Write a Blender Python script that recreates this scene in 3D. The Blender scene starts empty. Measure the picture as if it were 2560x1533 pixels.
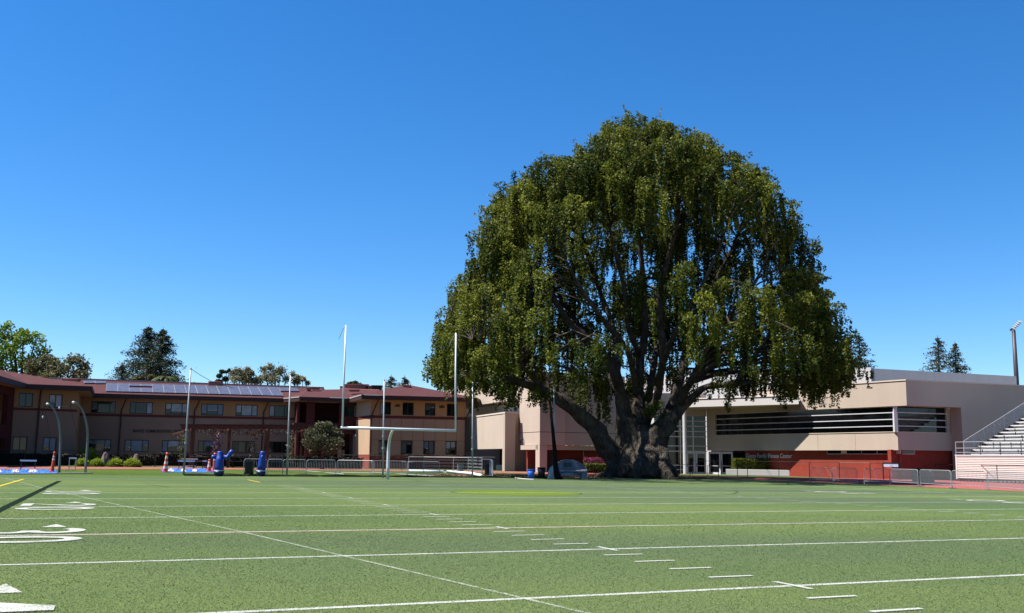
import bpy, math, random
import numpy as np
from mathutils import Vector, Matrix
random.seed(7); rng = np.random.default_rng(7)
scene = bpy.context.scene
COL = scene.collection
# ------------------------------------------------------------------ camera
FPX, PIT, ROL, ROLB, CAMH, CX0, CY0 = 2331.0, .1246, .01548, .0077, 1.457, 1280.0, 853.0
def basis(rol):
    fw = np.array([0, math.cos(PIT), math.sin(PIT)]); r = np.array([1., 0, 0]); u = np.cross(r, fw)
    return fw, r*math.cos(rol)+u*math.sin(rol), -r*math.sin(rol)+u*math.cos(rol)
FW, RW, UW = basis(ROL)
_, RB, UB = basis(ROLB)
EYE = np.array([0, 0, CAMH])
cam = bpy.data.cameras.new('camera'); camo = bpy.data.objects.new('camera', cam); COL.objects.link(camo)
M = Matrix(((RW[0], UW[0], -FW[0], 0), (RW[1], UW[1], -FW[1], 0), (RW[2], UW[2], -FW[2], CAMH), (0, 0, 0, 1)))
camo.matrix_world = M
cam.sensor_width = 36; cam.lens = FPX/2560*36; cam.shift_y = (853-766.5)/2560; cam.clip_end = 3000; cam.clip_start = .1
scene.camera = camo
# ------------------------------------------------------------------ light
SUN_EL = math.radians(60); SUN_TO = Vector((-math.cos(SUN_EL)*.9968, -math.cos(SUN_EL)*.08, math.sin(SUN_EL)))
world = bpy.data.worlds.new('World'); scene.world = world; world.use_nodes = True
wn = world.node_tree.nodes; wl = world.node_tree.links
for n in list(wn): wn.remove(n)
sky = wn.new('ShaderNodeTexSky'); sky.sky_type = 'NISHITA'; sky.sun_disc = False
sky.sun_elevation = SUN_EL; sky.sun_rotation = math.atan2(SUN_TO.x, SUN_TO.y)
sky.altitude = 0; sky.air_density = 1.0; sky.dust_density = 0.0; sky.ozone_density = 8.5
hsv = wn.new('ShaderNodeHueSaturation'); hsv.inputs['Saturation'].default_value = 1.22; hsv.inputs['Value'].default_value = 1.0; hsv.inputs['Hue'].default_value = .502
bg = wn.new('ShaderNodeBackground'); bg.inputs['Strength'].default_value = .064
wo = wn.new('ShaderNodeOutputWorld')
wl.new(sky.outputs[0], hsv.inputs['Color']); wl.new(hsv.outputs[0], bg.inputs[0]); wl.new(bg.outputs[0], wo.inputs[0])
sl = bpy.data.lights.new('sun', 'SUN'); sl.energy = 5.0; sl.angle = math.radians(.53); sl.color = (1, .955, .88)
so = bpy.data.objects.new('sun', sl); COL.objects.link(so)
so.rotation_euler = SUN_TO.to_track_quat('Z', 'Y').to_euler(); so.location = (-60, -5, 80)
scene.view_settings.view_transform = 'Standard'; scene.view_settings.look = 'None'
scene.view_settings.exposure = 1.45; scene.view_settings.gamma = 1; scene.view_settings.use_curve_mapping = False
# ------------------------------------------------------------------ pixel rays (photo pixels, 2560 x 1533)
def ray(px, py, b=False):
    r, u = (RB, UB) if b else (RW, UW)
    return FW+(px-CX0)/FPX*r+(CY0-py)/FPX*u
def G(px, py, z=0.):                      # ground point seen at a pixel
    d = ray(px, py); p = EYE+d*(z-CAMH)/d[2]; return Vector(p)
def at(px, py, Y, b=False):               # point on the ray at forward distance Y
    d = ray(px, py, b); return Vector(EYE+d*Y/d[1])
YAW, FX0, FY0 = .3959, -7.487, -9.157
def F(X, Y, z=0.):                        # football field coordinates -> world
    a, b_ = X-FX0, Y-FY0; c, s = math.cos(YAW), math.sin(YAW)
    return Vector((a*c-b_*s, a*s+b_*c, z))
TB = Matrix.Translation((0, 0, CAMH)) @ Matrix.Rotation(-(ROL-ROLB), 4, 'Y') @ Matrix.Translation((0, 0, -CAMH))
# ------------------------------------------------------------------ materials
MATS = {}; KA = .68
def mat(name, col, rough=.8, metal=0., spec=.3, var=.12, vscale=3., bump=0., bscale=40., col2=None, attr=None, trans=None, fine=None):
    if name in MATS: return MATS[name]
    col = tuple(c*KA for c in col); col2 = col2 and tuple(c*KA for c in col2); attr = attr and tuple(c*KA for c in attr)
    m = bpy.data.materials.new(name); m.use_nodes = True; nt = m.node_tree; N = nt.nodes; L = nt.links
    p = N['Principled BSDF']; p.inputs['Roughness'].default_value = rough; p.inputs['Metallic'].default_value = metal
    p.inputs['Specular IOR Level'].default_value = spec if rough < .8 else .06
    tc = N.new('ShaderNodeTexCoord')
    no = N.new('ShaderNodeTexNoise'); no.inputs['Scale'].default_value = vscale; no.inputs['Detail'].default_value = 6
    L.new(tc.outputs['Object'], no.inputs['Vector'])
    mr = N.new('ShaderNodeMapRange'); mr.inputs[1].default_value = .3; mr.inputs[2].default_value = .7
    mix = N.new('ShaderNodeMix'); mix.data_type = 'RGBA'
    c2 = col2 or tuple(min(1, c*(1+var)) for c in col); c1 = col if col2 else tuple(c*(1-var) for c in col)
    mix.inputs[6].default_value = (*c1, 1); mix.inputs[7].default_value = (*c2, 1)
    src = no.outputs['Fac']
    L.new(src, mr.inputs[0]); L.new(mr.outputs[0], mix.inputs[0])
    out = mix.outputs[2]
    if attr:
        at_ = N.new('ShaderNodeAttribute'); at_.attribute_name = 'var'
        mx = N.new('ShaderNodeMix'); mx.data_type = 'RGBA'; mx.inputs[7].default_value = (*attr, 1)
        L.new(at_.outputs['Fac'], mx.inputs[0]); L.new(out, mx.inputs[6]); out = mx.outputs[2]
    if fine:
        n2 = N.new('ShaderNodeTexNoise'); n2.inputs['Scale'].default_value = fine[0]; n2.inputs['Detail'].default_value = 3
        L.new(tc.outputs['Object'], n2.inputs['Vector'])
        m2 = N.new('ShaderNodeMapRange'); m2.inputs[1].default_value = .3; m2.inputs[2].default_value = .7
        m2.inputs[3].default_value = 1-fine[1]; m2.inputs[4].default_value = 1+fine[1]
        L.new(n2.outputs['Fac'], m2.inputs[0])
        vm = N.new('ShaderNodeVectorMath'); vm.operation = 'SCALE'; L.new(out, vm.inputs[0]); L.new(m2.outputs[0], vm.inputs['Scale']); out = vm.outputs[0]
    if 'stucco' in name or 'panel' in name or 'roof' in name or 'shingle' in name:
        mp3 = N.new('ShaderNodeMapping'); mp3.inputs['Scale'].default_value = (.7, .7, .12); L.new(tc.outputs['Object'], mp3.inputs[0])
        n3 = N.new('ShaderNodeTexNoise'); n3.inputs['Scale'].default_value = 1.0; n3.inputs['Detail'].default_value = 7; L.new(mp3.outputs[0], n3.inputs['Vector'])
        m3 = N.new('ShaderNodeMapRange'); m3.inputs[1].default_value = .35; m3.inputs[2].default_value = .62; m3.inputs[3].default_value = .96; m3.inputs[4].default_value = 1.02; L.new(n3.outputs['Fac'], m3.inputs[0])
        v3 = N.new('ShaderNodeVectorMath'); v3.operation = 'SCALE'; L.new(out, v3.inputs[0]); L.new(m3.outputs[0], v3.inputs['Scale']); out = v3.outputs[0]
    L.new(out, p.inputs['Base Color'])
    if bump:
        nb = N.new('ShaderNodeTexNoise'); nb.inputs['Scale'].default_value = bscale; nb.inputs['Detail'].default_value = 5
        L.new(tc.outputs['Object'], nb.inputs['Vector'])
        b = N.new('ShaderNodeBump'); b.inputs['Strength'].default_value = bump; b.inputs['Distance'].default_value = .05
        L.new(nb.outputs['Fac'], b.inputs['Height']); L.new(b.outputs[0], p.inputs['Normal'])
    if trans:
        tr = N.new('ShaderNodeBsdfTranslucent'); ms = N.new('ShaderNodeMixShader'); ms.inputs[0].default_value = trans
        L.new(out, tr.inputs['Color']); L.new(p.outputs[0], ms.inputs[1]); L.new(tr.outputs[0], ms.inputs[2])
        L.new(ms.outputs[0], N['Material Output'].inputs['Surface'])
    MATS[name] = m; return m
def leafmat(name, col, col2, trans=.25, rough=.55):
    return mat(name, col, rough, 0, .10, attr=col2, trans=trans, vscale=.5, var=.15)
def glass(name, col, rough=.06, spec=.35):
    return mat(name, col, rough, 0, spec, var=.25, vscale=1.3)
# ------------------------------------------------------------------ mesh builder
class MB:
    def __init__(s): s.v = []; s.f = []
    def poly(s, pts):
        n = len(s.v); s.v += [tuple(p) for p in pts]; s.f.append(tuple(range(n, n+len(pts))))
    def hexa(s, b, t):                    # 4 bottom pts (ccw from above), 4 top pts
        n = len(s.v); s.v += [tuple(p) for p in b]+[tuple(p) for p in t]
        s.f += [(n+3, n+2, n+1, n), (n+4, n+5, n+6, n+7)]+[(n+i, n+(i+1) % 4, n+4+(i+1) % 4, n+4+i) for i in range(4)]
    def box(s, c, size, rz=0., rot=None):
        hx, hy, hz = [q/2 for q in size]; R = rot or Matrix.Rotation(rz, 3, 'Z'); c = Vector(c)
        P = [c+R @ Vector((x, y, z)) for z in (-hz, hz) for x, y in ((-hx, -hy), (hx, -hy), (hx, hy), (-hx, hy))]
        s.hexa(P[:4], P[4:])
    def beam(s, a, b, w, h):              # rectangular bar from a to b
        a = Vector(a); b = Vector(b); d = (b-a); L = d.length
        if L < 1e-6: return
        d.normalize(); up = Vector((0, 0, 1)) if abs(d.z) < .95 else Vector((0, 1, 0))
        x = d.cross(up).normalized(); z = x.cross(d)
        P = [q+x*i*w/2+z*j*h/2 for q in (a, b) for i, j in ((-1, -1), (1, -1), (1, 1), (-1, 1))]
        n = len(s.v); s.v += [tuple(p) for p in P]
        s.f += [(n, n+1, n+2, n+3), (n+7, n+6, n+5, n+4)]+[(n+i, n+4+i, n+4+(i+1) % 4, n+(i+1) % 4) for i in range(4)]
    def tube(s, pts, rad, n=8, cap=True, wob=0.):
        pts = [Vector(p) for p in pts]; rad = list(rad) if hasattr(rad, '__len__') else [rad]*len(pts)
        k0 = len(s.v); side = None
        for i, p in enumerate(pts):
            d = (pts[min(i+1, len(pts)-1)]-pts[max(i-1, 0)]).normalized()
            if side is None:
                side = d.cross(Vector((0, 0, 1)) if abs(d.z) < .9 else Vector((1, 0, 0))).normalized()
            else:
                side = (side-d*side.dot(d)).normalized()
            o = d.cross(side)
            for j in range(n):
                a = 2*math.pi*j/n; rr = rad[i]*(1+wob*math.sin(3*a+i*.7)+wob*.7*math.sin(5*a-i*1.1))
                s.v.append(tuple(p+side*math.cos(a)*rr+o*math.sin(a)*rr))
        for i in range(len(pts)-1):
            for j in range(n):
                a = k0+i*n+j; b = k0+i*n+(j+1) % n; s.f.append((a, b, b+n, a+n))
        if cap:
            s.f.append(tuple(k0+j for j in reversed(range(n)))); e = k0+(len(pts)-1)*n; s.f.append(tuple(e+j for j in range(n)))
    def lathe(s, c, prof, n=20, rot=None, sq=None):
        c = Vector(c); k0 = len(s.v); R = rot or Matrix.Identity(3)
        for r, z in prof:
            for j in range(n):
                a = 2*math.pi*j/n; x, y = math.cos(a), math.sin(a)
                if sq: q = (abs(x)**sq+abs(y)**sq)**(-1/sq); x *= q; y *= q
                s.v.append(tuple(c+R @ Vector((r*x, r*y, z))))
        for i in range(len(prof)-1):
            for j in range(n):
                a = k0+i*n+j; b = k0+i*n+(j+1) % n; s.f.append((a, b, b+n, a+n))
        s.f.append(tuple(k0+j for j in reversed(range(n)))); e = k0+(len(prof)-1)*n; s.f.append(tuple(e+j for j in range(n)))
    def build(s, name, m, parent=None, org=None, smooth=False, bevel=0):
        me = bpy.data.meshes.new(name)
        V = s.v
        if org is not None: V = [(x-org[0], y-org[1], z-org[2]) for x, y, z in V]
        me.from_pydata(V, [], s.f); me.materials.append(m)
        if smooth: me.polygons.foreach_set('use_smooth', [True]*len(me.polygons))
        me.update(); o = bpy.data.objects.new(name, me); COL.objects.link(o)
        if parent: o.parent = parent
        if bevel:
            b = o.modifiers.new('bevel', 'BEVEL'); b.width = bevel; b.segments = 2; b.limit_method = 'ANGLE'
        return o
def tag(o, label, cat, group=None):
    o['label'] = label; o['category'] = cat
    if group: o['group'] = group
    return o
def thing(name, loc, label, cat, group=None, rz=0., b=False):
    o = bpy.data.objects.new(name, None); COL.objects.link(o); o.empty_display_size = .3
    if b: o.matrix_world = TB @ Matrix.Translation(loc)
    else: o.location = loc; o.rotation_euler.z = rz
    o['_org'] = tuple(loc)
    return tag(o, label, cat, group)
def copy_thing(o, loc, rz, label, group=None, rec=True):
    c = o.copy(); COL.objects.link(c); c.location = loc; c.rotation_euler.z = rz; c['label'] = label
    if group: c['group'] = group
    def kids(a, b_):
        for ch in a.children:
            k = ch.copy(); COL.objects.link(k); k.parent = b_; kids(ch, k)
    kids(o, c)
    return c
def struct(o): o['kind'] = 'structure'; return o
def lmesh(name, cen, size, m, parent=None, org=None, var=None, asp=.55, up=0., down=None, stuff=False):
    """many small leaf quads; cen (N,3), size (N,) or scalar"""
    N = len(cen); cen = np.asarray(cen, float)
    if org is not None: cen = cen-np.array(org)
    a = rng.normal(size=(N, 3))
    if down is not None: a = a*(1-down)+np.array([0, 0, -1.])*down*2
    a /= np.linalg.norm(a, axis=1)[:, None]+1e-9
    b = rng.normal(size=(N, 3)); b[:, 2] += up
    b -= a*np.sum(a*b, axis=1)[:, None]; b /= np.linalg.norm(b, axis=1)[:, None]+1e-9
    sz = np.broadcast_to(size, (N,))*rng.uniform(.7, 1.3, N)
    A = a*(sz/2)[:, None]; Bv = b*(sz/2*asp)[:, None]
    V = np.empty((N, 4, 3)); V[:, 0] = cen-A; V[:, 1] = cen+Bv-A*.1; V[:, 2] = cen+A; V[:, 3] = cen-Bv-A*.1
    me = bpy.data.meshes.new(name); me.vertices.add(N*4); me.vertices.foreach_set('co', V.ravel())
    me.loops.add(N*4); me.loops.foreach_set('vertex_index', np.arange(N*4, dtype=np.int32))
    me.polygons.add(N); me.polygons.foreach_set('loop_start', np.arange(0, N*4, 4, dtype=np.int32))
    me.polygons.foreach_set('loop_total', np.full(N, 4, dtype=np.int32))
    at_ = me.attributes.new('var', 'FLOAT', 'FACE')
    vv = rng.uniform(0, 1, N) if var is None else np.clip(np.asarray(var)+rng.normal(0, .18, N), 0, 1)
    at_.data.foreach_set('value', vv.astype(np.float32))
    me.materials.append(m); me.update(); me.validate()
    o = bpy.data.objects.new(name, me); COL.objects.link(o)
    if parent: o.parent = parent
    if stuff: o['kind'] = 'stuff'
    return o
# ------------------------------------------------------------------ ground and field
def sheet(name, pts, z, m, parent=None):
    b = MB(); b.poly([(p[0], p[1], z) for p in pts]); return b.build(name, m, parent)
m_ground = mat('concrete_ground', (.22, .19, .165), .9, var=.12, vscale=.8, fine=(30, .12))
m_turf = bpy.data.materials.new('artificial_turf'); m_turf.use_nodes = True
def turf_nodes(m, cA, cB, cC, paint=None):
    nt = m.node_tree; N = nt.nodes; L = nt.links; p = N['Principled BSDF']; p.inputs['Roughness'].default_value = .75
    p.inputs['Specular IOR Level'].default_value = .0
    p.inputs['Sheen Weight'].default_value = .12; p.inputs['Sheen Roughness'].default_value = .45; p.inputs['Sheen Tint'].default_value = (.85, .85, .35, 1)
    tc = N.new('ShaderNodeTexCoord')
    def noise(sc, det=4, stretch=None):
        n = N.new('ShaderNodeTexNoise'); n.inputs['Scale'].default_value = sc; n.inputs['Detail'].default_value = det
        if stretch:
            mp = N.new('ShaderNodeMapping'); mp.inputs['Rotation'].default_value = (0, 0, -YAW); mp.inputs['Scale'].default_value = stretch
            L.new(tc.outputs['Object'], mp.inputs[0]); L.new(mp.outputs[0], n.inputs['Vector'])
        else: L.new(tc.outputs['Object'], n.inputs['Vector'])
        return n.outputs['Fac']
    def rng_(f, a, b, c=0., d=1.):
        r = N.new('ShaderNodeMapRange'); r.inputs[1].default_value = a; r.inputs[2].default_value = b; r.inputs[3].default_value = c; r.inputs[4].default_value = d
        L.new(f, r.inputs[0]); return r.outputs[0]
    def mix(f, a, b):
        x = N.new('ShaderNodeMix'); x.data_type = 'RGBA'; L.new(f, x.inputs[0])
        for i, c in ((6, a), (7, b)):
            if isinstance(c, tuple): x.inputs[i].default_value = (*c, 1)
            else: L.new(c, x.inputs[i])
        return x.outputs[2]
    c = mix(rng_(noise(.12, 5, (.45, 1, 1)), .36, .64), cA, cB)
    c = mix(rng_(noise(.055, 3, (.3, 1.3, 1)), .50, .64, 0, .95), c, cC)
    c = mix(rng_(noise(1.1, 4), .35, .7, 0, .22), c, cB)
    def scale(c, f):
        v = N.new('ShaderNodeVectorMath'); v.operation = 'SCALE'; L.new(c, v.inputs[0]); L.new(f, v.inputs['Scale']); return v.outputs[0]
    c = scale(c, rng_(noise(34, 3), .38, .62, .68, 1.35))
    c = scale(c, rng_(noise(75, 2), .38, .62, .45, 1.65))
    c = scale(c, rng_(noise(9, 3), .3, .7, .9, 1.1))
    L.new(c, p.inputs['Base Color'])
    b = N.new('ShaderNodeBump'); b.inputs['Strength'].default_value = .25; b.inputs['Distance'].default_value = .01
    L.new(noise(70, 3), b.inputs['Height']); L.new(b.outputs[0], p.inputs['Normal'])
turf_nodes(m_turf, (.043, .068, .026), (.068, .091, .031), (.040, .056, .036))
m_grass = bpy.data.materials.new('natural_grass'); m_grass.use_nodes = True
turf_nodes(m_grass, (.032, .055, .010), (.046, .07, .014), (.04, .052, .016))
def paint(name, col, alpha=.9, grow=.0):
    m = bpy.data.materials.new(name); m.use_nodes = True; nt = m.node_tree; N = nt.nodes; L = nt.links
    p = N['Principled BSDF']; p.inputs['Roughness'].default_value = 1; p.inputs['Specular IOR Level'].default_value = 0; p.inputs['Base Color'].default_value = (*col, 1)
    tc = N.new('ShaderNodeTexCoord'); n = N.new('ShaderNodeTexNoise'); n.inputs['Scale'].default_value = 55; n.inputs['Detail'].default_value = 3
    L.new(tc.outputs['Object'], n.inputs['Vector'])
    n2 = N.new('ShaderNodeTexNoise'); n2.inputs['Scale'].default_value = 2.2; L.new(tc.outputs['Object'], n2.inputs['Vector'])
    ad = N.new('ShaderNodeMath'); ad.operation = 'MULTIPLY_ADD'; ad.inputs[1].default_value = .35; L.new(n2.outputs['Fac'], ad.inputs[0]); L.new(n.outputs['Fac'], ad.inputs[2])
    r = N.new('ShaderNodeMapRange'); r.inputs[1].default_value = .48+grow; r.inputs[2].default_value = .60+grow; r.inputs[3].default_value = 0; r.inputs[4].default_value = alpha
    L.new(ad.outputs[0], r.inputs[0])
    t = N.new('ShaderNodeBsdfTransparent'); ms = N.new('ShaderNodeMixShader'); L.new(r.outputs[0], ms.inputs[0]); L.new(t.outputs[0], ms.inputs[1]); L.new(p.outputs[0], ms.inputs[2])
    L.new(ms.outputs[0], N['Material Output'].inputs['Surface']); return m
m_white_p = paint('white_line_paint', (.33, .34, .315), .90, .05)
m_faint_p = paint('faded_white_line', (.33, .36, .30), .55, .12)
m_yellow_p = paint('yellow_line_paint', (.5, .37, .03), .9, -.05)
m_dark_p = paint('dark_line_paint', (.009, .016, .012), .92, -.08)
m_darkf_p = paint('faded_dark_line', (.015, .026, .016), .7, .06)
m_lime_p = paint('pale_lime_paint', (.105, .15, .02), .65, .0)
m_red_p = paint('faded_red_line', (.45, .16, .1), .7, .03)
ground = struct(sheet('ground', [(-900, -60), (900, -60), (900, 1800), (-900, 1800)], -.03, m_ground))
grass = struct(sheet('lawn', [F(-70, -70), F(60, -70), F(60, 62), F(42, 96), F(8, 100), F(-70, 80)], -.012, m_grass))
m_track = mat('red_track', (.30, .075, .074), .85, var=.08, vscale=.6, col2=(.35, .10, .095), fine=(40, .1))
tb = MB(); ring = []
for i in range(61):
    a = math.radians(180-i*3); ring.append((F(8.13+33*math.cos(a), 50+33*math.sin(a)), F(8.13+42.5*math.cos(a), 50+42.5*math.sin(a))))
ring = [(F(-24.87, -70), F(-34.37, -70))]+ring+[(F(41.13, -70), F(50.63, -70))]
for (a, b), (c, d) in zip(ring, ring[1:]): tb.poly([(a.x, a.y, -.008), (c.x, c.y, -.008), (d.x, d.y, -.008), (b.x, b.y, -.008)])
track = struct(tb.build('running_track', m_track))
m_lane = mat('track_line_white', (.5, .4, .39), .8, var=.05)
for k in range(0, 9):
    lb = MB(); R = 33.3+k*1.12; prev = None
    seq = [(8.13+R*math.cos(math.radians(180-i*3)), 50+R*math.sin(math.radians(180-i*3))) for i in range(61)]+[(8.13+R, -60)]
    for (a, b) in zip(seq, seq[1:]):
        d = Vector((b[0]-a[0], b[1]-a[1])).normalized(); n = (d.y*.025, -d.x*.025)
        P = [F(a[0]-n[0], a[1]-n[1], -.003), F(b[0]-n[0], b[1]-n[1], -.003), F(b[0]+n[0], b[1]+n[1], -.003), F(a[0]+n[0], a[1]+n[1], -.003)]
        lb.poly(P)
    lb.build('lane_line', m_lane, track)
apron = struct(sheet('track_apron', [F(50.7, -60), F(64, -60), F(64, 61), F(57, 63), F(49, 62), F(50.7, 50)], -.004, m_track))
turf = struct(sheet('turf_field', [F(-23, -60), F(40.2, -60), F(40.2, 54.4), F(-23, 54.4)], 0, m_turf))
YD = .9144
LINES = []
def strip(name, a, b, w, m, z=.004, parent=None, off=(0, 0)):
    if 'shadow' not in name and 'red' not in name: LINES.append((a[0], a[1], b[0], b[1], w/2))
    d = Vector((b[0]-a[0], b[1]-a[1])).normalized(); n = (-d.y*w/2, d.x*w/2)
    q = MB(); q.poly([F(a[0]-n[0], a[1]-n[1], z), F(b[0]-n[0], b[1]-n[1], z), F(b[0]+n[0], b[1]+n[1], z), F(a[0]+n[0], a[1]+n[1], z)])
    return q.build(name, m, parent or turf)
XR = 32.51
for n in range(-3, 11):
    if n == 9: continue
    x0 = -16.26
    if n in (10,): strip('end_line', (-22, 45.72), (XR+.1, 45.72), .12, m_white_p)
    elif n == 2:
        strip('yard_line', (x0, n*4.572), (XR, n*4.572), .11, m_white_p, .008)
        strip('shadow_line', (x0, n*4.572+.09), (XR, n*4.572+.09), .07, m_darkf_p, .004)  # black edging along the white yard line, a marking of its own
        strip('red_line', (x0, n*4.572-.075), (2.5, n*4.572-.075), .05, m_red_p, .004)
    else: strip('yard_line', (x0 if n > 6 else -18, n*4.572), (XR, n*4.572), .105, m_white_p)
strip('side_line', (XR+.05, -20), (XR+.05, 45.72), .12, m_white_p, .0055)
strip('side_line', (-16.31, -20), (-16.31, 45.72), .12, m_white_p, .0055)
hm = MB(); hm.poly([(-.33, -.04, 0), (.33, -.04, 0), (.33, .04, 0), (-.33, .04, 0)]); 
h0 = hm.build('hash_mark', m_white_p, turf); first = True
def hcopy(X, Y, rz=0.):
    global first
    o = h0 if first else h0.copy()
    if not first: COL.objects.link(o)
    first = False
    p = F(X, Y, .012); o.location = p; o.rotation_euler.z = YAW+rz
for k in range(-12, 40):
    if k % 5 == 0:
        for X in (0, 16.26): hcopy(X, k*YD, math.pi/2)
    else: hcopy(-.22, k*YD); hcopy(16.48, k*YD)
DIGQ = []
def digit(ch, cx, cy, side):
    """cx, cy: centre; side -1: tops towards +X (left numbers); +1: tops towards -X"""
    w, h, t = 1.2, 1.83, .27
    segs = []
    ell = lambda ox, oz, rx, rz, a0, a1, n=20: [[(ox+(rx-k)*math.cos(math.radians(a0+(a1-a0)*i/n)), oz+(rz-k)*math.sin(math.radians(a0+(a1-a0)*i/n))) for i in range(n+1)] for k in (0, t)]
    if ch == '0': segs.append(ell(0, 0, w/2, h/2, 0, 360, 28))
    if ch == '1': segs.append([[(-t/2, -h/2), (-t/2, h/2)], [(t/2, -h/2), (t/2, h/2)]]); segs.append([[(-.38, -h/2), (.38, -h/2)], [(-.38, -h/2+t*.7), (.38, -h/2+t*.7)]]); segs.append([[(-.42, h/2-.5), (-t/2, h/2)], [(-.35, h/2-.72), (-t/2, h/2-.35)]])
    if ch == '3': segs.append(ell(0, h/4-.06, w/2, h/4+.06, 150, -90)); segs.append(ell(0, -h/4+.06, w/2, h/4+.06, 90, -150))
    if ch == '2':
        segs.append(ell(0, h/4-.02, w/2, h/4+.02, 160, -45)); segs.append([[(w/2-.1, .1), (-w/2+.15, -h/2+.2)], [(w/2-.42, .22), (-w/2, -h/2+.1)]]); segs.append([[(-w/2, -h/2), (w/2, -h/2)], [(-w/2, -h/2+t), (w/2, -h/2+t)]])
    if ch == '4': segs.append([[(.12, -h/2), (.12, h/2)], [(.12+t, -h/2), (.12+t, h/2)]]); segs.append([[(-w/2, -.35), (w/2, -.35)], [(-w/2, -.35+t), (w/2, -.35+t)]]); segs.append([[(-w/2, -.2), (.12, h/2)], [(-w/2+.32, -.1), (.14, h/2-.5)]])
    q = MB(); z = .016
    for sg in segs:
        z += .0006
        o, i_ = sg
        for k in range(len(o)-1):
            P = [o[k], o[k+1], i_[k+1], i_[k]]
            W = []
            for (u, v) in P:      # u: reader's right, v: up
                if side < 0: X, Y = cx+v, cy-u
                else: X, Y = cx-v, cy+u
                W.append(F(X, Y, z))
            q.poly(W); DIGQ.append([(cx+v, cy-u) if side < 0 else (cx-v, cy+u) for u, v in P])
    q.build('field_number', m_white_p, turf)
for n, txt in ((6, '10'), (4, '20'), (2, '30'), (0, '40')):
    for side, cx in ((-1, -8.85), (1, 25.65)):
        cy = n*4.572; s_ = 1 if side < 0 else -1
        digit(txt[0], cx, cy+s_*.92, side); digit(txt[1], cx, cy-s_*.92, side)
        q = MB(); ax = cx+(.33 if side < 0 else -.33)
        q.poly([F(ax-.22, cy+1.85, .01), F(ax+.22, cy+1.85, .01), F(ax, cy+2.6, .01)]); q.build('direction_arrow', m_white_p, turf)
def poly_strip(name, pts, w, m, z=.009):
    q = MB()
    for a, b in zip(pts, pts[1:]):
        d = Vector((b[0]-a[0], b[1]-a[1])).normalized(); nx, ny = -d.y*w/2, d.x*w/2
        q.poly([F(a[0]-nx, a[1]-ny, z), F(b[0]-nx, b[1]-ny, z), F(b[0]+nx, b[1]+ny, z), F(a[0]+nx, a[1]+ny, z)])
    return q.build(name, m, turf)
poly_strip('faded_diagonal_line', [(-12.8, 46.2), (-10.3, 33), (-7.9, 21.5), (-5.3, 9.4), (-3.3, -1), (-2.2, -7)], .065, m_faint_p, .0095)
poly_strip('yellow_boundary_line', [(-11.8, 20), (-11.8, 44.6)], .09, m_yellow_p, .010)
poly_strip('yellow_tick_line', [(-.63, 45.4), (-.63, 40.6)], .09, m_yellow_p, .010)
poly_strip('dark_line', [(-10.05, 12), (-10.0, 41.6)], .22, m_dark_p, .0105)
cr = [(8.1+2.74*math.cos(math.radians(a)), 27.43+2.74*math.sin(math.radians(a))) for a in range(0, 361, 8)]
q = MB(); q.poly([F(x, y, .003) for x, y in cr[:-1]]); q.build('crease_circle', m_lime_p, turf)
poly_strip('crease_outline', cr, .06, m_darkf_p, .0105)
poly_strip('faded_dark_arc', [(14.5, 23.6), (15.7, 24.2), (17.9, 25.8), (19.8, 28), (21.0, 29.9), (21.5, 32)], .07, m_darkf_p, .011)
poly_strip('faded_dark_arc', [(11.5, 33.8), (14, 32.6), (16.8, 30.4)], .07, m_darkf_p, .011)
fa, fb = G(364, 1209.5), G(422, 1219)
q = MB(); q.poly([(fa.x, fa.y-.05, .0085), (fb.x, fb.y-.05, .0085), (fb.x, fb.y+.05, .0085), (fa.x, fa.y+.05, .0085)]); q.build('faded_dark_line', m_darkf_p, turf)
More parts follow.
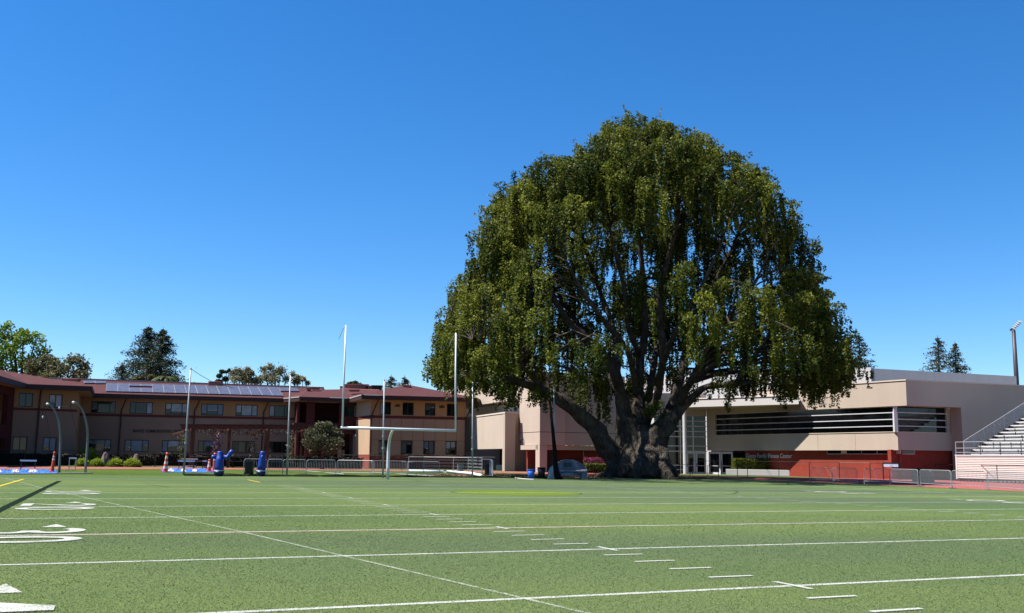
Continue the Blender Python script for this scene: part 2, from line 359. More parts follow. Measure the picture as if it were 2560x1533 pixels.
# ------------------------------------------------------------------ building helpers (building frame: level, seen through RB/UB)
class Wall:
    """vertical plane from (pxa at distance da) to (pxb at distance db); s runs left to right, n out towards the viewer"""
    def __init__(w, pxa, da, pxb, db, pya=1000, A=None, B=None):
        a = A if A is not None else at(pxa, pya, da, True); b = B if B is not None else at(pxb, pya, db, True)
        w.a = Vector((a[0], a[1], 0)); w.b = Vector((b[0], b[1], 0)); w.u = (w.b-w.a).normalized(); w.L = (w.b-w.a).length
        w.n = Vector((w.u.y, -w.u.x, 0))
        w.rot = Matrix(((w.u.x, -w.n.x, 0), (w.u.y, -w.n.y, 0), (0, 0, 1)))
    def hit(w, px, py, off=0.):
        d = ray(px, py, True); a = w.a+w.n*off
        k = ((a.x-0)*w.n.x+(a.y-0)*w.n.y)/(d[0]*w.n.x+d[1]*w.n.y)
        p = Vector(EYE+d*k); return ((p-a).dot(w.u), p.z)
    def P(w, s, z, n=0.): return w.a+w.u*s+w.n*n+Vector((0, 0, z))
    def box(w, m, s0, s1, z0, z1, n0, n1):
        if s0 > s1: s0, s1 = s1, s0
        if z0 > z1: z0, z1 = z1, z0
        if n0 > n1: n0, n1 = n1, n0
        q = [(s0, n1), (s1, n1), (s1, n0), (s0, n0)]
        m.hexa([w.P(s, z0, n) for s, n in q], [w.P(s, z1, n) for s, n in q])
    def solid(w, m, s0, s1, z0, z1, holes=(), t=.35, n1=0.):
        """wall with rectangular holes as a grid of boxes"""
        xs = sorted(set([s0, s1]+[h[0] for h in holes]+[h[1] for h in holes])); xs = [x for x in xs if s0 <= x <= s1]
        zs = sorted(set([z0, z1]+[h[2] for h in holes]+[h[3] for h in holes])); zs = [z for z in zs if z0 <= z <= z1]
        for i in range(len(xs)-1):
            run = None
            for j in range(len(zs)-1):
                cx, cz = (xs[i]+xs[i+1])/2, (zs[j]+zs[j+1])/2
                hole = any(h[0] < cx < h[1] and h[2] < cz < h[3] for h in holes)
                if not hole: run = [zs[j] if run is None else run[0], zs[j+1]]
                if (hole or j == len(zs)-2) and run: w.box(m, xs[i], xs[i+1], run[0], run[1], n1-t, n1); run = None
def window(w, org, parent, s0, s1, z0, z1, cuts=(), gm=None, fm=None, rec=.12, fw=.1, hcuts=(), name='window'):
    """framed window with one pane per division; cuts are fractions"""
    fm = fm or m_frame; q = MB()
    w.box(q, s0, s1, z0, z0+fw, -rec-.06, -rec+.02); w.box(q, s0, s1, z1-fw, z1, -rec-.06, -rec+.02)
    w.box(q, s0, s0+fw, z0+fw, z1-fw, -rec-.06, -rec+.02); w.box(q, s1-fw, s1, z0+fw, z1-fw, -rec-.06, -rec+.02)
    xs = [s0]+[s0+(s1-s0)*c for c in cuts]+[s1]
    zs = [z0]+[z0+(z1-z0)*c for c in hcuts]+[z1]
    for x in xs[1:-1]: w.box(q, x-fw*.45, x+fw*.45, z0+fw, z1-fw, -rec-.055, -rec+.015)
    for z in zs[1:-1]: w.box(q, s0+fw, s1-fw, z-fw*.3, z+fw*.3, -rec-.05, -rec+.010)
    fr = q.build(name, fm, parent, org)
    k = 0
    for i in range(len(xs)-1):
        for j in range(len(zs)-1):
            g = (gm[k % len(gm)] if isinstance(gm, (list, tuple)) else gm) or m_glass; k += 1
            zc = zs[j]+(zs[j+1]-zs[j])*(random.uniform(.25, .7) if g.name.startswith('window') and random.random() < .55 else 0)
            p = MB(); w.box(p, xs[i]+.02, xs[i+1]-.02, max(zs[j]+.02, zc), zs[j+1]-.02, -rec-.04, -rec-.025)
            p.build('pane', g, fr, None)
            if zc > zs[j]+.1: p = MB(); w.box(p, xs[i]+.02, xs[i+1]-.02, zs[j]+.02, zc-.004, -rec-.045, -rec-.030); p.build('pane', m_glass, fr, None)
            # pane mesh is in building coordinates: shift like its frame
            o = fr.children[-1] if fr.children else None
    for c in fr.children:
        if c.get('_s'): continue
        c.data.transform(Matrix.Translation((-org[0], -org[1], -org[2]))); c['_s'] = 1
    return fr
def part(b, name, m, root, smooth=False, bevel=0): return b.build(name, m, root, root['_org'], smooth, bevel)
m_frame = mat('dark_window_frame', (.012, .014, .02), .4, var=.05)
m_glass = glass('dark_glass', (.006, .008, .010))
m_blind = glass('window_with_pale_blind', (.30, .34, .40), .25, .4)
m_blind2 = glass('window_with_blue_blind', (.08, .12, .21), .2, .4)
m_blind3 = glass('window_grey_blind', (.07, .08, .09), .2, .4)
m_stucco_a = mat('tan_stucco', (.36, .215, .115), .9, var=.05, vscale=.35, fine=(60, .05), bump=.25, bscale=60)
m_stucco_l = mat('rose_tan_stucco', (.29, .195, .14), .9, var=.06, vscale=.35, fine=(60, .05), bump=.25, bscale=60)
m_stucco_lit = mat('sunlit_stucco', (.50, .35, .23), .9, var=.05, vscale=.35, fine=(60, .05), bump=.25, bscale=60)  # lighter stucco copy for the chamfer, sunlight put into the colour
m_belt = mat('dark_red_trim', (.115, .018, .014), .7, var=.08)
m_fascia = mat('dark_brown_fascia', (.045, .018, .014), .65, var=.1)
m_soffit = mat('soffit_cream', (.45, .28, .16), .85, var=.05)
m_roof = mat('maroon_shingle', (.088, .036, .037), .9, var=.12, vscale=1.2, fine=(9, .16), bump=.4, bscale=12)
m_cap = mat('roof_edge_metal', (.42, .36, .32), .55, var=.05)
m_salmon = mat('salmon_painted_metal', (.42, .15, .11), .7, var=.08)
m_red = mat('maroon_wall', (.085, .026, .024), .85, var=.08)
m_pipe = mat('maroon_downpipe', (.07, .016, .014), .5, var=.05)
m_solar = mat('solar_cell_glass', (.085, .08, .105), .35, 0, .4, var=.25, vscale=1.5)
m_alu = mat('aluminium', (.66, .66, .67), .5, .15, .4, var=.05)
m_galv = mat('galvanised_steel', (.36, .375, .39), .5, .15, .35, var=.1, vscale=4)
m_black = mat('black_powder_coat', (.012, .012, .013), .5, var=.1)
m_brick = mat('red_brick_base', (.26, .07, .05), .9, var=.2, vscale=6, fine=(25, .2))
# ================================================================== communication centre (brown two-storey building)
BO = at(560, 1100, 118, True); BO.z = 0
bld = thing('school_building', tuple(BO), 'long brown two storey school building with maroon shingle roof and solar panels', 'building', b=True)
ZE0, ZE1 = 8.2, 8.72                       # fascia bottom and top
WA = Wall(300, 113, 725, 119.5)
def avg(w, px, ys): return sum(w.hit(px, y)[1] for y in ys)/len(ys)
upA = [(228, 290, 'pgg'), (325, 383, 'ggb'), (414, 471, 'bbb'), (504, 560, 'BBB'), (590.6, 645.6, 'bbb'), (674, 726, 'bgg')]
loA = [(223, 284, 'BBB'), (317.5, 378, 'BBB'), (410.6, 468, 'BbB'), (500, 556, 'gBg'), (586, 642.5, 'ggg'), (672, 724, 'ggg')]
GM = {'g': m_glass, 'b': m_blind, 'B': m_blind2, 'p': m_blind3}
zu0, zu1 = WA.hit(490, 1037.8)[1], WA.hit(490, 1008.6)[1]
zl0, zl1 = WA.hit(490, 1131)[1], WA.hit(490, 1101.3)[1]
sA0, sA1 = WA.hit(205, 1000)[0], WA.hit(748, 1000)[0]
zb0, zb1 = WA.hit(500, 1045.5)[1], WA.hit(500, 1039.5)[1]
hol = []
for lst, za, zb in ((upA, zu0, zu1), (loA, zl0, zl1)):
    for a, b, g in lst:
        s0, s1 = WA.hit(a, 1050)[0], WA.hit(b, 1050)[0]; hol.append((s0, s1, za, zb))
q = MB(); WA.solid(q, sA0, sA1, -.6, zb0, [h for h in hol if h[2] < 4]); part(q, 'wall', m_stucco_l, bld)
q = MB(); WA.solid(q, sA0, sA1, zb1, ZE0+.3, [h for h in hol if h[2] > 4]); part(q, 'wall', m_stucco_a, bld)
q = MB(); WA.box(q, sA0, sA1, zb0, zb1, -.35, .04); part(q, 'belt_course', m_belt, bld)
for lst, za, zb in ((upA, zu0, zu1), (loA, zl0, zl1)):
    for a, b, g in lst:
        s0, s1 = WA.hit(a, 1050)[0], WA.hit(b, 1050)[0]
        window(WA, BO, bld, s0, s1, za, zb, (.26, .74), [GM[c] for c in g])
for px in (305, 487.5, 660):
    s = WA.hit(px, 1060)[0]; q = MB(); q.tube([WA.P(s+.5, ZE0, .75), WA.P(s+.3, ZE0-.5, .5), WA.P(s, ZE0-1.3, .12), WA.P(s-.1, 0, .12)], .08, 6); part(q, 'downpipe', m_pipe, bld)
# E wing (left, nearer)
WE = Wall(38, 97.2, 197, 100.7)
zE = [WE.hit(100, y)[1] for y in (1018.3, 984, 1129, 1092.5)]
sE0, sE1 = -6.5, WE.L
winE = [(46, 82, 982.5, 'gg', 1), (122, 156, 985, 'bb', 1), (38.5, 75, 1092, 'gg', 0), (114, 148, 1093, 'BB', 0)]
hE = [(WE.hit(a, 1050)[0], WE.hit(b, 1050)[0], *(zE[0:2] if up else zE[2:4])) for a, b, _, _, up in winE]
ze0, ze1 = WE.hit(100, 1027)[1], WE.hit(100, 1020.8)[1]
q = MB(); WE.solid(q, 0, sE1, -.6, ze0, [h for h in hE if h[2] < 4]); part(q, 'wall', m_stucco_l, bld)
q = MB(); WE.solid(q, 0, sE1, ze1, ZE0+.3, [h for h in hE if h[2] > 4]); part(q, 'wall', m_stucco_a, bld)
q = MB(); WE.box(q, 0, sE1, ze0, ze1, -.35, .04); part(q, 'belt_course', m_belt, bld)
for h, wv in zip(hE, winE): window(WE, BO, bld, *h, (.5,), [GM[c] for c in wv[3]])
s = WE.hit(99, 1050)[0]; q = MB(); q.tube([WE.P(s, ZE0, .5), WE.P(s, ZE0-1, .12), WE.P(s-.1, 0, .12)], .09, 6); part(q, 'downpipe', m_pipe, bld)
cE = WE.P(sE1, 0); cA = WA.P(sA0, 0)
WR = Wall(0, 0, 0, 0, A=cE, B=cA); q = MB(); WR.solid(q, 0, WR.L, -.6, ZE0+.3, n1=0); part(q, 'wall', m_stucco_a, bld)
# far-left maroon porch
WP = Wall(-90, 82, 38, 96.5)
q = MB()
s30 = WP.hit(30, 1000)[0]; sl = WP.L
WP.solid(q, 0, sl, -.6, ZE0+.2, [(sl-8.5, s30-.9, 4.4, 7.4), (sl-8.5, s30-.9, -.6, 3.0)], t=.5); part(q, 'porch_wall', m_red, bld)
q = MB(); WP.box(q, -30, sl+9, -.6, ZE0, -3.2, -3.0); part(q, 'porch_back_wall', m_stucco_a, bld)
# B block (loggia)
WB = Wall(745, 115.4, 893, 117.6)
sb = lambda px: WB.hit(px, 1040)[0]
zB = lambda py: WB.hit(820, py)[1]
for a, b_, z0, z1, n0, n1, mm in ((768, 789, -.6, ZE0+.2, -.7, 0, m_red), (850, 862.5, zB(1040), ZE0+.2, -.5, 0, m_red), (850, 893, zB(1085), zB(1041.5), -.4, 0, m_red), (862.5, 893, ZE0-.35, ZE0+.2, -.4, 0, m_red), (850, 858, -.6, zB(1085), -.6, 0, m_stucco_l)):
    q = MB(); WB.box(q, sb(a), sb(b_), z0, z1, n0, n1); part(q, 'porch_pillar' if b_-a < 25 else 'spandrel_wall', mm, bld)
window(WB, BO, bld, sb(862.5), sb(891), zB(1041.5), ZE0-.35, (.5,), m_glass)
q = MB(); WB.box(q, sb(745), sb(893), -.6, ZE0+.2, -4.0, -3.7); part(q, 'porch_back_wall', m_red, bld)
q = MB(); WB.box(q, sb(893)-.25, sb(893)-.01, -.6, ZE0+.2, -4.0, -.1); part(q, 'side_wall', m_stucco_l, bld)
q = MB(); WB.box(q, sb(738), sb(893), zB(1068), zB(1058), -3.9, -.1); part(q, 'balcony_slab', m_fascia, bld)
q = MB(); WB.box(q, sb(745), sb(745)+.3, -.6, ZE0+.2, -3.9, -.2); part(q, 'side_wall', m_red, bld)
q = MB(); WB.box(q, sb(866), sb(876), 0, 2.3, -3.69, -3.6); part(q, 'door', m_glass, bld)
q = MB(); WB.box(q, sb(880), sb(888), 0, 2.3, -3.69, -3.6); part(q, 'door', m_glass, bld)
# D wing (right)
WD = Wall(929, 111.2, 1167, 115.0)
sd = lambda px: WD.hit(px, 1050)[0]
zD = lambda py: WD.hit(1040, py)[1]
upD = [(951, 979, 'bg'), (1008, 1036, 'gg'), (1064, 1090.5, 'pp'), (1119, 1145, 'gg')]
loD = [(949.5, 977.5, 'gg'), (1006.5, 1034, 'pp'), (1062.5, 1089.5, 'Bp'), (1117.5, 1143.5, 'bb')]
hU = [(sd(a), sd(b), zD(1038.6), zD(1007)) for a, b, _ in upD]; hL = [(sd(a), sd(b), zD(1135.3), zD(1102)) for a, b, _ in loD]
zd0, zd1 = zD(1047.5), zD(1040.5)
zbase = zD(1137.5); zsl = zD(1144)
q = MB(); WD.solid(q, 0, WD.L, zbase, zd0, [(h[0]-.0, h[1]+.0, h[2], h[3]) for h in hL], n1=-.04); part(q, 'wall', mat('joint_shadow_stucco', (.16, .10, .07), .9), bld)
q = MB(); WD.solid(q, 0, WD.L, zd1, ZE0+.3, hU); part(q, 'wall', mat('ochre_stucco', (.47, .255, .12), .9, var=.05, vscale=.35, fine=(60, .05), bump=.25, bscale=60), bld)
q = MB(); WD.box(q, -.04, WD.L+.04, zd0, zd1, -.35, .04); part(q, 'belt_course', m_belt, bld)
q = MB(); WD.box(q, 0, WD.L, zsl, zbase-.005, -.35, .03); part(q, 'base_course', mat('brick_red_paint', (.27, .085, .055), .85, var=.1), bld)
q = MB(); WD.box(q, 0, WD.L, -.7, zsl-.005, -.35, -.01); part(q, 'base_course', m_brick, bld)
jx = [0]+[sd(x) for x in (950.6, 978.5, 1006, 1035, 1062, 1090.5, 1117.5, 1145)]+[WD.L]
zj = zD(1101.5); jg = .022
m_panel = mat('rose_tan_panel', (.44, .265, .185), .9, var=.05, vscale=.35, fine=(60, .05), bump=.25, bscale=60)
for i in range(len(jx)-1):
    q = MB(); WD.box(q, jx[i]+jg, jx[i+1]-jg, zj+jg, zd0-.005, -.1, 0); part(q, 'wall_panel', m_panel, bld)
    mid = (jx[i]+jx[i+1])/2
    if not any(h[0] < mid < h[1] for h in hL):
        q = MB(); WD.box(q, jx[i]+jg, jx[i+1]-jg, zbase+.005, zj-jg, -.1, 0); part(q, 'wall_panel', m_panel, bld)
for h, wv in zip(hU, upD): window(WD, BO, bld, *h, (.5,), [GM[c] for c in wv[2]], rec=.14)
for h, wv in zip(hL, loD): window(WD, BO, bld, *h, (.5,), [GM[c] for c in wv[2]], rec=.14)
for px in (995, 1106):
    s = sd(px); q = MB(); WD.box(q, s-.3, s+.3, ZE0-.75, ZE0-.55, 0, .18); WD.box(q, s-.1, s+.2, ZE0-.55, ZE0-.45, 0, .1); part(q, 'wall_light', m_fascia, bld)
for px, off in ((930, .12), (1166, .12)):
    s = sd(px); q = MB(); e = .75 if px < 1000 else 1.0
    q.tube([WD.P(s+e, ZE0, .6), WD.P(s+e*.6, ZE0-.7, .35), WD.P(s, ZE0-2, .13), WD.P(s, 0, .13)], .075, 6); part(q, 'downpipe', m_pipe, bld)
# chamfer between loggia and D wing
pc = WB.P(sb(893), 0); WC = Wall(0, 0, 0, 0, A=pc, B=WD.P(0, 0))
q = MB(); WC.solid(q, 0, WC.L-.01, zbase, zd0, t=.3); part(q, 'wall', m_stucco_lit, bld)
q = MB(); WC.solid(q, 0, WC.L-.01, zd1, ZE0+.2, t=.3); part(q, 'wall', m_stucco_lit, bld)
q = MB(); WC.box(q, 0, WC.L-.01, zd0, zd1, -.3, .03); part(q, 'belt_course', m_belt, bld)
q = MB(); WC.box(q, 0, WC.L-.01, -.6, zbase-.004, -.3, 0); part(q, 'base_course', m_brick, bld)
# roofs
def eave_pt(px, d, z=ZE1):
    p = at(px, 1000, d, True); return Vector((p.x, p.y, z))
def roof_face(b, pts, t=.12):
    b.poly(pts)
def fascia(b, p0, p1):
    d = (p1-p0); d.z = 0; d.normalize(); n = Vector((d.y, -d.x, 0)); W = []
    a0, a1 = Vector((p0.x, p0.y, 0)), Vector((p1.x, p1.y, 0))
    q4 = [a0+n*.0, a1+n*.0, a1-n*.12, a0-n*.12]
    b.hexa([p+Vector((0, 0, ZE0)) for p in q4], [p+Vector((0, 0, ZE1-.02)) for p in q4])
eA0, eA1 = eave_pt(236, 111.0), eave_pt(752, 118.8)
nA = Vector((-WA.n.x, -WA.n.y, 0))
def ridgept(p, off, z): r = p+nA*off; r.z = z; return r
ZR = 10.95
e0, e1, e2, e3 = eave_pt(-110, 79), eave_pt(0, 87.3), eave_pt(70, 97.1), eave_pt(232, 99.7)
R1 = at(4, 925, 104, True); R0 = at(-110, 918, 96, True)
_m = at(470, 957.5, 124.5, True); _n = (eA1-eA0).cross(_m-eA0).normalized()
def onplane(px, py):
    d = Vector(ray(px, py, True)); e = Vector(EYE); return e+d*((eA0-e).dot(_n)/d.dot(_n))
rA0 = onplane(127, 947); rA1 = onplane(812, 970.5)
q = MB(); roof_face(q, [eA0-(eA1-eA0)*.15, eA1+(eA1-eA0)*.06, rA1, rA0]); 
back = Vector((0, 9, -2.2)); roof_face(q, [rA0, rA1, rA1+back, rA0+back]); part(q, 'roof', m_roof, bld)
q = MB(); roof_face(q, [e2, e3, R1]); roof_face(q, [e1, e2, R1]); roof_face(q, [e0, e1, R1, R0]); e4 = eave_pt(240, 113); e4b = Vector((e4.x, e4.y+8, ZE1))
roof_face(q, [e3, e4, e4b, R1]); roof_face(q, [R0, R1, e4b, R0+Vector((0, 14, -2))]); part(q, 'roof', m_roof, bld)
q = MB()
for a, b_ in ((e0, e1), (e1, e2), (e2, e3), (e3, e4)): fascia(q, a, b_)
part(q, 'fascia', m_fascia, bld)
q = MB(); fascia(q, eA0, eA1); part(q, 'fascia', m_fascia, bld)
b0, b1, b2 = eave_pt(712, 118.0), eave_pt(751, 114.6), eave_pt(882, 116.7)
d0, d1, d2, d3 = eave_pt(874, 117.2), eave_pt(906, 110), eave_pt(1195, 114.3), eave_pt(1230, 127)
q = MB(); bR0 = at(816, 978, 126, True); bR1 = at(856, 973.5, 128, True); bR2 = at(952, 976.5, 124, True); bR0b = at(770, 975, 126, True)
roof_face(q, [b1, b2, bR2, bR1, bR0b]); roof_face(q, [b0, b1, bR0b]); roof_face(q, [b2, d0, bR2]); part(q, 'roof', m_roof, bld)
q = MB(); fascia(q, b0, b1); fascia(q, b1, b2); part(q, 'fascia', m_fascia, bld)
q = MB(); k0 = at(1010, 964, 120, True); k1 = at(1034, 964.5, 120.5, True); k3 = Vector((k1.x+1, k1.y+9, k1.z-2))
roof_face(q, [d1, d2, k1, k0]); roof_face(q, [d0, d1, k0, bR2]); roof_face(q, [d2, d3, k3, k1]); roof_face(q, [k0, k1, k3, bR2+Vector((2, 8, -.5))]); roof_face(q, [bR2, k0, bR2+Vector((2, 8, -.5))]); part(q, 'roof', m_roof, bld)
q = MB(); fascia(q, d0, d1); fascia(q, d1, d2); fascia(q, d2, d3); part(q, 'fascia', m_fascia, bld)
q = MB()
for pl in ([eA0, eA1, WA.P(sA1, 0), WA.P(sA0, 0)], [b1, b2, WB.P(sb(893), 0, -3), WB.P(0, 0, -3)], [b0, b1, WB.P(0, 0, -3)], [d1, d2, WD.P(WD.L, 0), WD.P(0, 0)], [d0, d1, WD.P(0, 0), WC.P(0, 0)], [e2, e3, WE.P(WE.L, 0), WE.P(0, 0)], [e1, e2, WP.P(WP.L, 0, -3), WP.P(0, 0, -3)], [e3, e4, WR.P(WR.L, 0), WR.P(0, 0)]):
    q.poly([(p.x, p.y, ZE0+.02) for p in pl])
part(q, 'soffit', m_soffit, bld)
q = MB(); q.beam(rA0+Vector((0, 0, .1)), rA1+Vector((0, 0, .06)), .3, .16); part(q, 'ridge_cap', m_cap, bld)
q = MB(); q.beam(bR1+Vector((0, 0, .08)), bR2+Vector((0, 0, .06)), .25, .12); part(q, 'ridge_cap', m_salmon, bld)
for a, b_ in ((b0, b1), (d0, d1)):
    q = MB(); q.beam(a+Vector((0, 0, -.02)), b_+Vector((0, 0, -.02)), .1, .14); part(q, 'rain_gutter', m_cap, bld)
for px, py, d, sx, sz, mm in ((894, 970.5, 128, 3.2, .9, m_salmon), (868, 972, 131, 1.6, .5, m_salmon), (945, 971.5, 127, 1.3, .7, m_fascia), (934, 971.5, 128, 1.8, .6, m_salmon), (1019, 967, 119.0, .9, .25, m_salmon), (791, 971.5, 125, 1.0, .25, m_salmon), (888, 977, 121, 1.2, .2, m_salmon), (774, 974, 124, .4, .3, m_salmon), (181, 951.5, 119, 2.0, .25, m_salmon), (541, 960, 124, 1.6, .5, m_salmon)):
    c = at(px, py, d, True); q = MB(); q.box(c, (sx, .9, sz)); q.box(c+Vector((0, 0, sz/2+.03)), (sx+.15, 1.05, .06)); part(q, 'roof_vent', mm, bld, bevel=.02)
# solar panels lie on roof A
def roofA(px, py):                      # ray / plane of roof A, raised 12 cm
    n = (eA1-eA0).cross(rA0-eA0).normalized(); n = n if n.z > 0 else -n
    a = eA0+n*.16; d = Vector(ray(px, py, True)); e = Vector(EYE); k = (a-e).dot(n)/d.dot(n); return e+d*k, n
cols_t = [269, 326, 382.5, 437, 490, 543, 597.5, 646, 696]; cols_b = [267, 326, 384, 441, 497, 552, 605, 659, 711]
yt = lambda x: 957.6+(x-269)*.0248; yb = lambda x: 977.5+(x-269)*.0262
def solar(c4):
    n = roofA(400, 970)[1]; cc = sum(c4, Vector())/4
    P = [p+(cc-p)*.015 for p in c4]; q = MB(); q.hexa([p-n*.05 for p in (P[0], P[1], P[2], P[3])], [p for p in P]); fr = part(q, 'solar_panel', mat('panel_frame_grey', (.34, .34, .36), .5), bld)
    P2 = [p+(cc-p)*.03+n*.006 for p in P]; q = MB()
    q.poly(P2); o = q.build('solar_cells', m_solar, fr, BO)
for i in range(8):
    for h in range(2):
        f0, f1 = h/2, (h+1)/2
        for r in range(4):
            if i == 1 and r == 1: continue
            g0, g1 = r/4, (r+1)/4; cs = []
            for fx, gy in ((f0, g1), (f1, g1), (f1, g0), (f0, g0)):
                xt = cols_t[i]*(1-fx)+cols_t[i+1]*fx; xb = cols_b[i]*(1-fx)+cols_b[i+1]*fx
                cs.append(roofA(xt*(1-gy)+xb*gy, yt(xt)*(1-gy)+yb(xb)*gy)[0])
            solar(cs)
for x0, x1, y0, y1, x0b, x1b in ((212, 240.5, 952, 957.3, 213, 240.5), (240.5, 267, 952.6, 957.8, 240.5, 267), (699, 721, 969.2, 977.0, 704, 728), (721, 743, 969.6, 977.6, 728, 751)):
    solar([roofA(x0b, y1)[0], roofA(x1b, y1)[0], roofA(x1, y0)[0], roofA(x0, y0)[0]])
def text(name, s, size, w, s0, z0, off, m, root, sx=1., ext=.03):
    c = bpy.data.curves.new(name, 'FONT'); c.body = s; c.size = size; c.extrude = ext; c.align_x = 'LEFT'; c.offset = size*.012
    t = bpy.data.objects.new(name, c); COL.objects.link(t); dg = bpy.context.evaluated_depsgraph_get(); dg.update()
    me = bpy.data.meshes.new_from_object(t.evaluated_get(dg)); bpy.data.objects.remove(t)
    me.name = name; me.materials.clear(); me.materials.append(m)
    W_ = max(v.co.x for v in me.vertices)
    o = bpy.data.objects.new(name, me); COL.objects.link(o); o.parent = root
    k = sx/W_ if sx else 1
    org = Vector(root['_org']); p = w.P(s0, z0, off)-org
    R = Matrix(((w.u.x*k, 0, w.n.x), (w.u.y*k, 0, w.n.y), (0, 1, 0))).to_4x4()
    me.transform(Matrix.Translation(p) @ R); return o
s0, z0 = WA.hit(335, 1081); s1, _ = WA.hit(461, 1081)
text('sign_lettering', 'MUNOZ  COMMUNICATION  CENTER', .5, WA, s0, z0, .04, m_black, bld, s1-s0)
# ================================================================== fitness centre (cream building)
FO = at(1900, 1150, 100, True); FO.z = 0
fit = thing('fitness_center', tuple(FO), 'large cream and brick gym building with long dark ribbon window behind the big tree', 'building', b=True)
m_cream = mat('cream_stucco', (.52, .43, .35), .9, var=.035, vscale=.25, fine=(50, .04), bump=.2, bscale=50)
m_creamd = mat('cream_stucco_trim', (.66, .56, .46), .8, var=.03)
m_white = mat('white_metal_panel', (.72, .68, .65), .6, var=.03, vscale=.3)
m_grey = mat('pale_grey_stucco', (.95, .85, .76), .85, var=.04)
m_whitef = mat('white_frame', (.62, .62, .64), .45, var=.04)
m_brickred = mat('red_brick_wall', (.29, .056, .038), .9, var=.10, vscale=1.5, fine=(14, .16), bump=.5, bscale=18)
WJ = Wall(1768, 108, 2243, 88.5)
sj = lambda px: WJ.hit(px, 1100)[0]
zJb = WJ.hit(2000, 1126.2)[1]; zwt = WJ.hit(2236, 1016.5)[1]; zwb = WJ.hit(2236, 1080.8)[1]
SJ = WJ.L; ZT = 8.95
q = MB(); WJ.solid(q, 0, SJ, zJb, zwb); part(q, 'lower_wall', m_cream, fit)
q = MB(); WJ.box(q, 0, sj(1791), zwb, 7.6, -.35, 0); WJ.box(q, sj(1791), SJ-6.0, zwt, 7.6, -.35, 0); part(q, 'upper_wall', m_cream, fit)
q = MB(); WJ.box(q, sj(1791), SJ+.03, zwb, zwb+.06, -.3, .05); part(q, 'window_sill', m_creamd, fit)
# ribbon window (left face and right face)
WM0 = Wall(2269, 87.3, 2560, 93.0)
c1 = WJ.P(SJ, 0)
WG = Wall(0, 0, 0, 0, A=c1, B=c1+WM0.u*12.4)
sg_ = lambda px: WG.hit(px, 1050)[0]
L1 = sg_(2371)
rw = MB(); 
for k in (0, 1, 2): pass
fr = MB(); WJ.box(fr, sj(1791), SJ-.3, zwt-.05, zwt, -.3, -.1)
rib = part(fr, 'ribbon_window', m_whitef, fit)
def sub(b, name, m, par): return b.build(name, m, par, FO)
npn = 12
for i in range(npn):
    a = sj(1791)+(SJ-sj(1791))*i/npn; b_ = sj(1791)+(SJ-sj(1791))*(i+1)/npn
    q = MB(); WJ.box(q, a, b_-.02, zwb+.06, zwt, -.28, -.25); sub(q, 'pane', m_glass, rib)
for i in range(4):
    a = L1*i/4; b_ = L1*(i+1)/4; q = MB(); WG.box(q, a, b_-.02, zwb+.06, zwt, -.28, -.25); sub(q, 'pane', m_glass, rib)
for k in range(3):
    z = zwt-(zwt-zwb)*(.235+.262*k)
    q = MB(); WJ.box(q, sj(1791), SJ-.02, z-.04, z+.04, -.22, .05); sub(q, 'sun_louvre', m_whitef, rib)
    q = MB(); WG.box(q, .05, L1, z-.04, z+.04, -.22, .05); sub(q, 'sun_louvre', m_whitef, rib)
q = MB(); q.box(c1+Vector((-.1, .15, (zwt+zwb)/2)), (.34, .34, zwt-zwb)); part(q, 'corner_post', m_whitef, fit)
# upper volume K with overhang
AK = WJ.P(-8, 0, .32); BKc = at(2269, 1000, 87.3, True); BKc.z = 0
WK = Wall(0, 0, 0, 0, A=AK, B=BKc)
sk = lambda px: WK.hit(px, 1000)[0]
sK0 = sk(2003)
q = MB(); WK.box(q, sK0, WK.L, zwt+.02, ZT, -1.3, 0); part(q, 'upper_volume', m_cream, fit)
q = MB(); WK.box(q, sk(1863), sK0+.02, 8.2, ZT-.02, -1.3, -.02); part(q, 'upper_volume', m_cream, fit)
q = MB(); WK.box(q, sk(1863), WK.L+.05, ZT, ZT+.12, -1.4, .06); part(q, 'parapet_cap', m_creamd, fit)
# right face M
WM = WM0; LM = 26.0
s2407 = WM.hit(2407, 1050)[0]
q = MB(); WM.box(q, 0.005, s2407, zwt+.02, ZT, -1.3, 0); WM.box(q, s2407, LM, -.9, ZT, -1.3, 0); part(q, 'side_wall', m_cream, fit)
q = MB(); WM.box(q, -.05, LM, ZT, ZT+.12, -1.4, .06); part(q, 'parapet_cap', m_creamd, fit)
q = MB(); WG.box(q, .0, L1+1.9, zJb, zwb, -.35, 0); part(q, 'lower_wall', m_cream, fit)
q = MB(); WG.box(q, -.02, L1, zwb, zwb+.06, -.3, .05); part(q, 'window_sill', m_creamd, fit)
q = MB(); WG.box(q, L1, L1+2.4, zwb, zwt, -1.6, -.1); part(q, 'return_wall', m_cream, fit)
q = MB(); q.poly([WJ.P(SJ-14, zwt+.025, -.3), WJ.P(SJ-14, zwt+.025, .3), BKc+Vector((0, 0, zwt+.025)), WM.P(s2407, zwt+.025), WM.P(s2407, zwt+.025, -2.5)]); part(q, 'soffit', m_cream, fit)
for px in (2047, 2141):
    q = MB(); s_ = sj(px); WJ.box(q, s_-.012, s_+.012, zJb+.02, zwb-.05, 0.001, .004); part(q, 'control_joint', mat('joint_dark', (.12, .09, .07), .9), fit)  # thin raised strip, its dark colour stands in for the shade of a groove
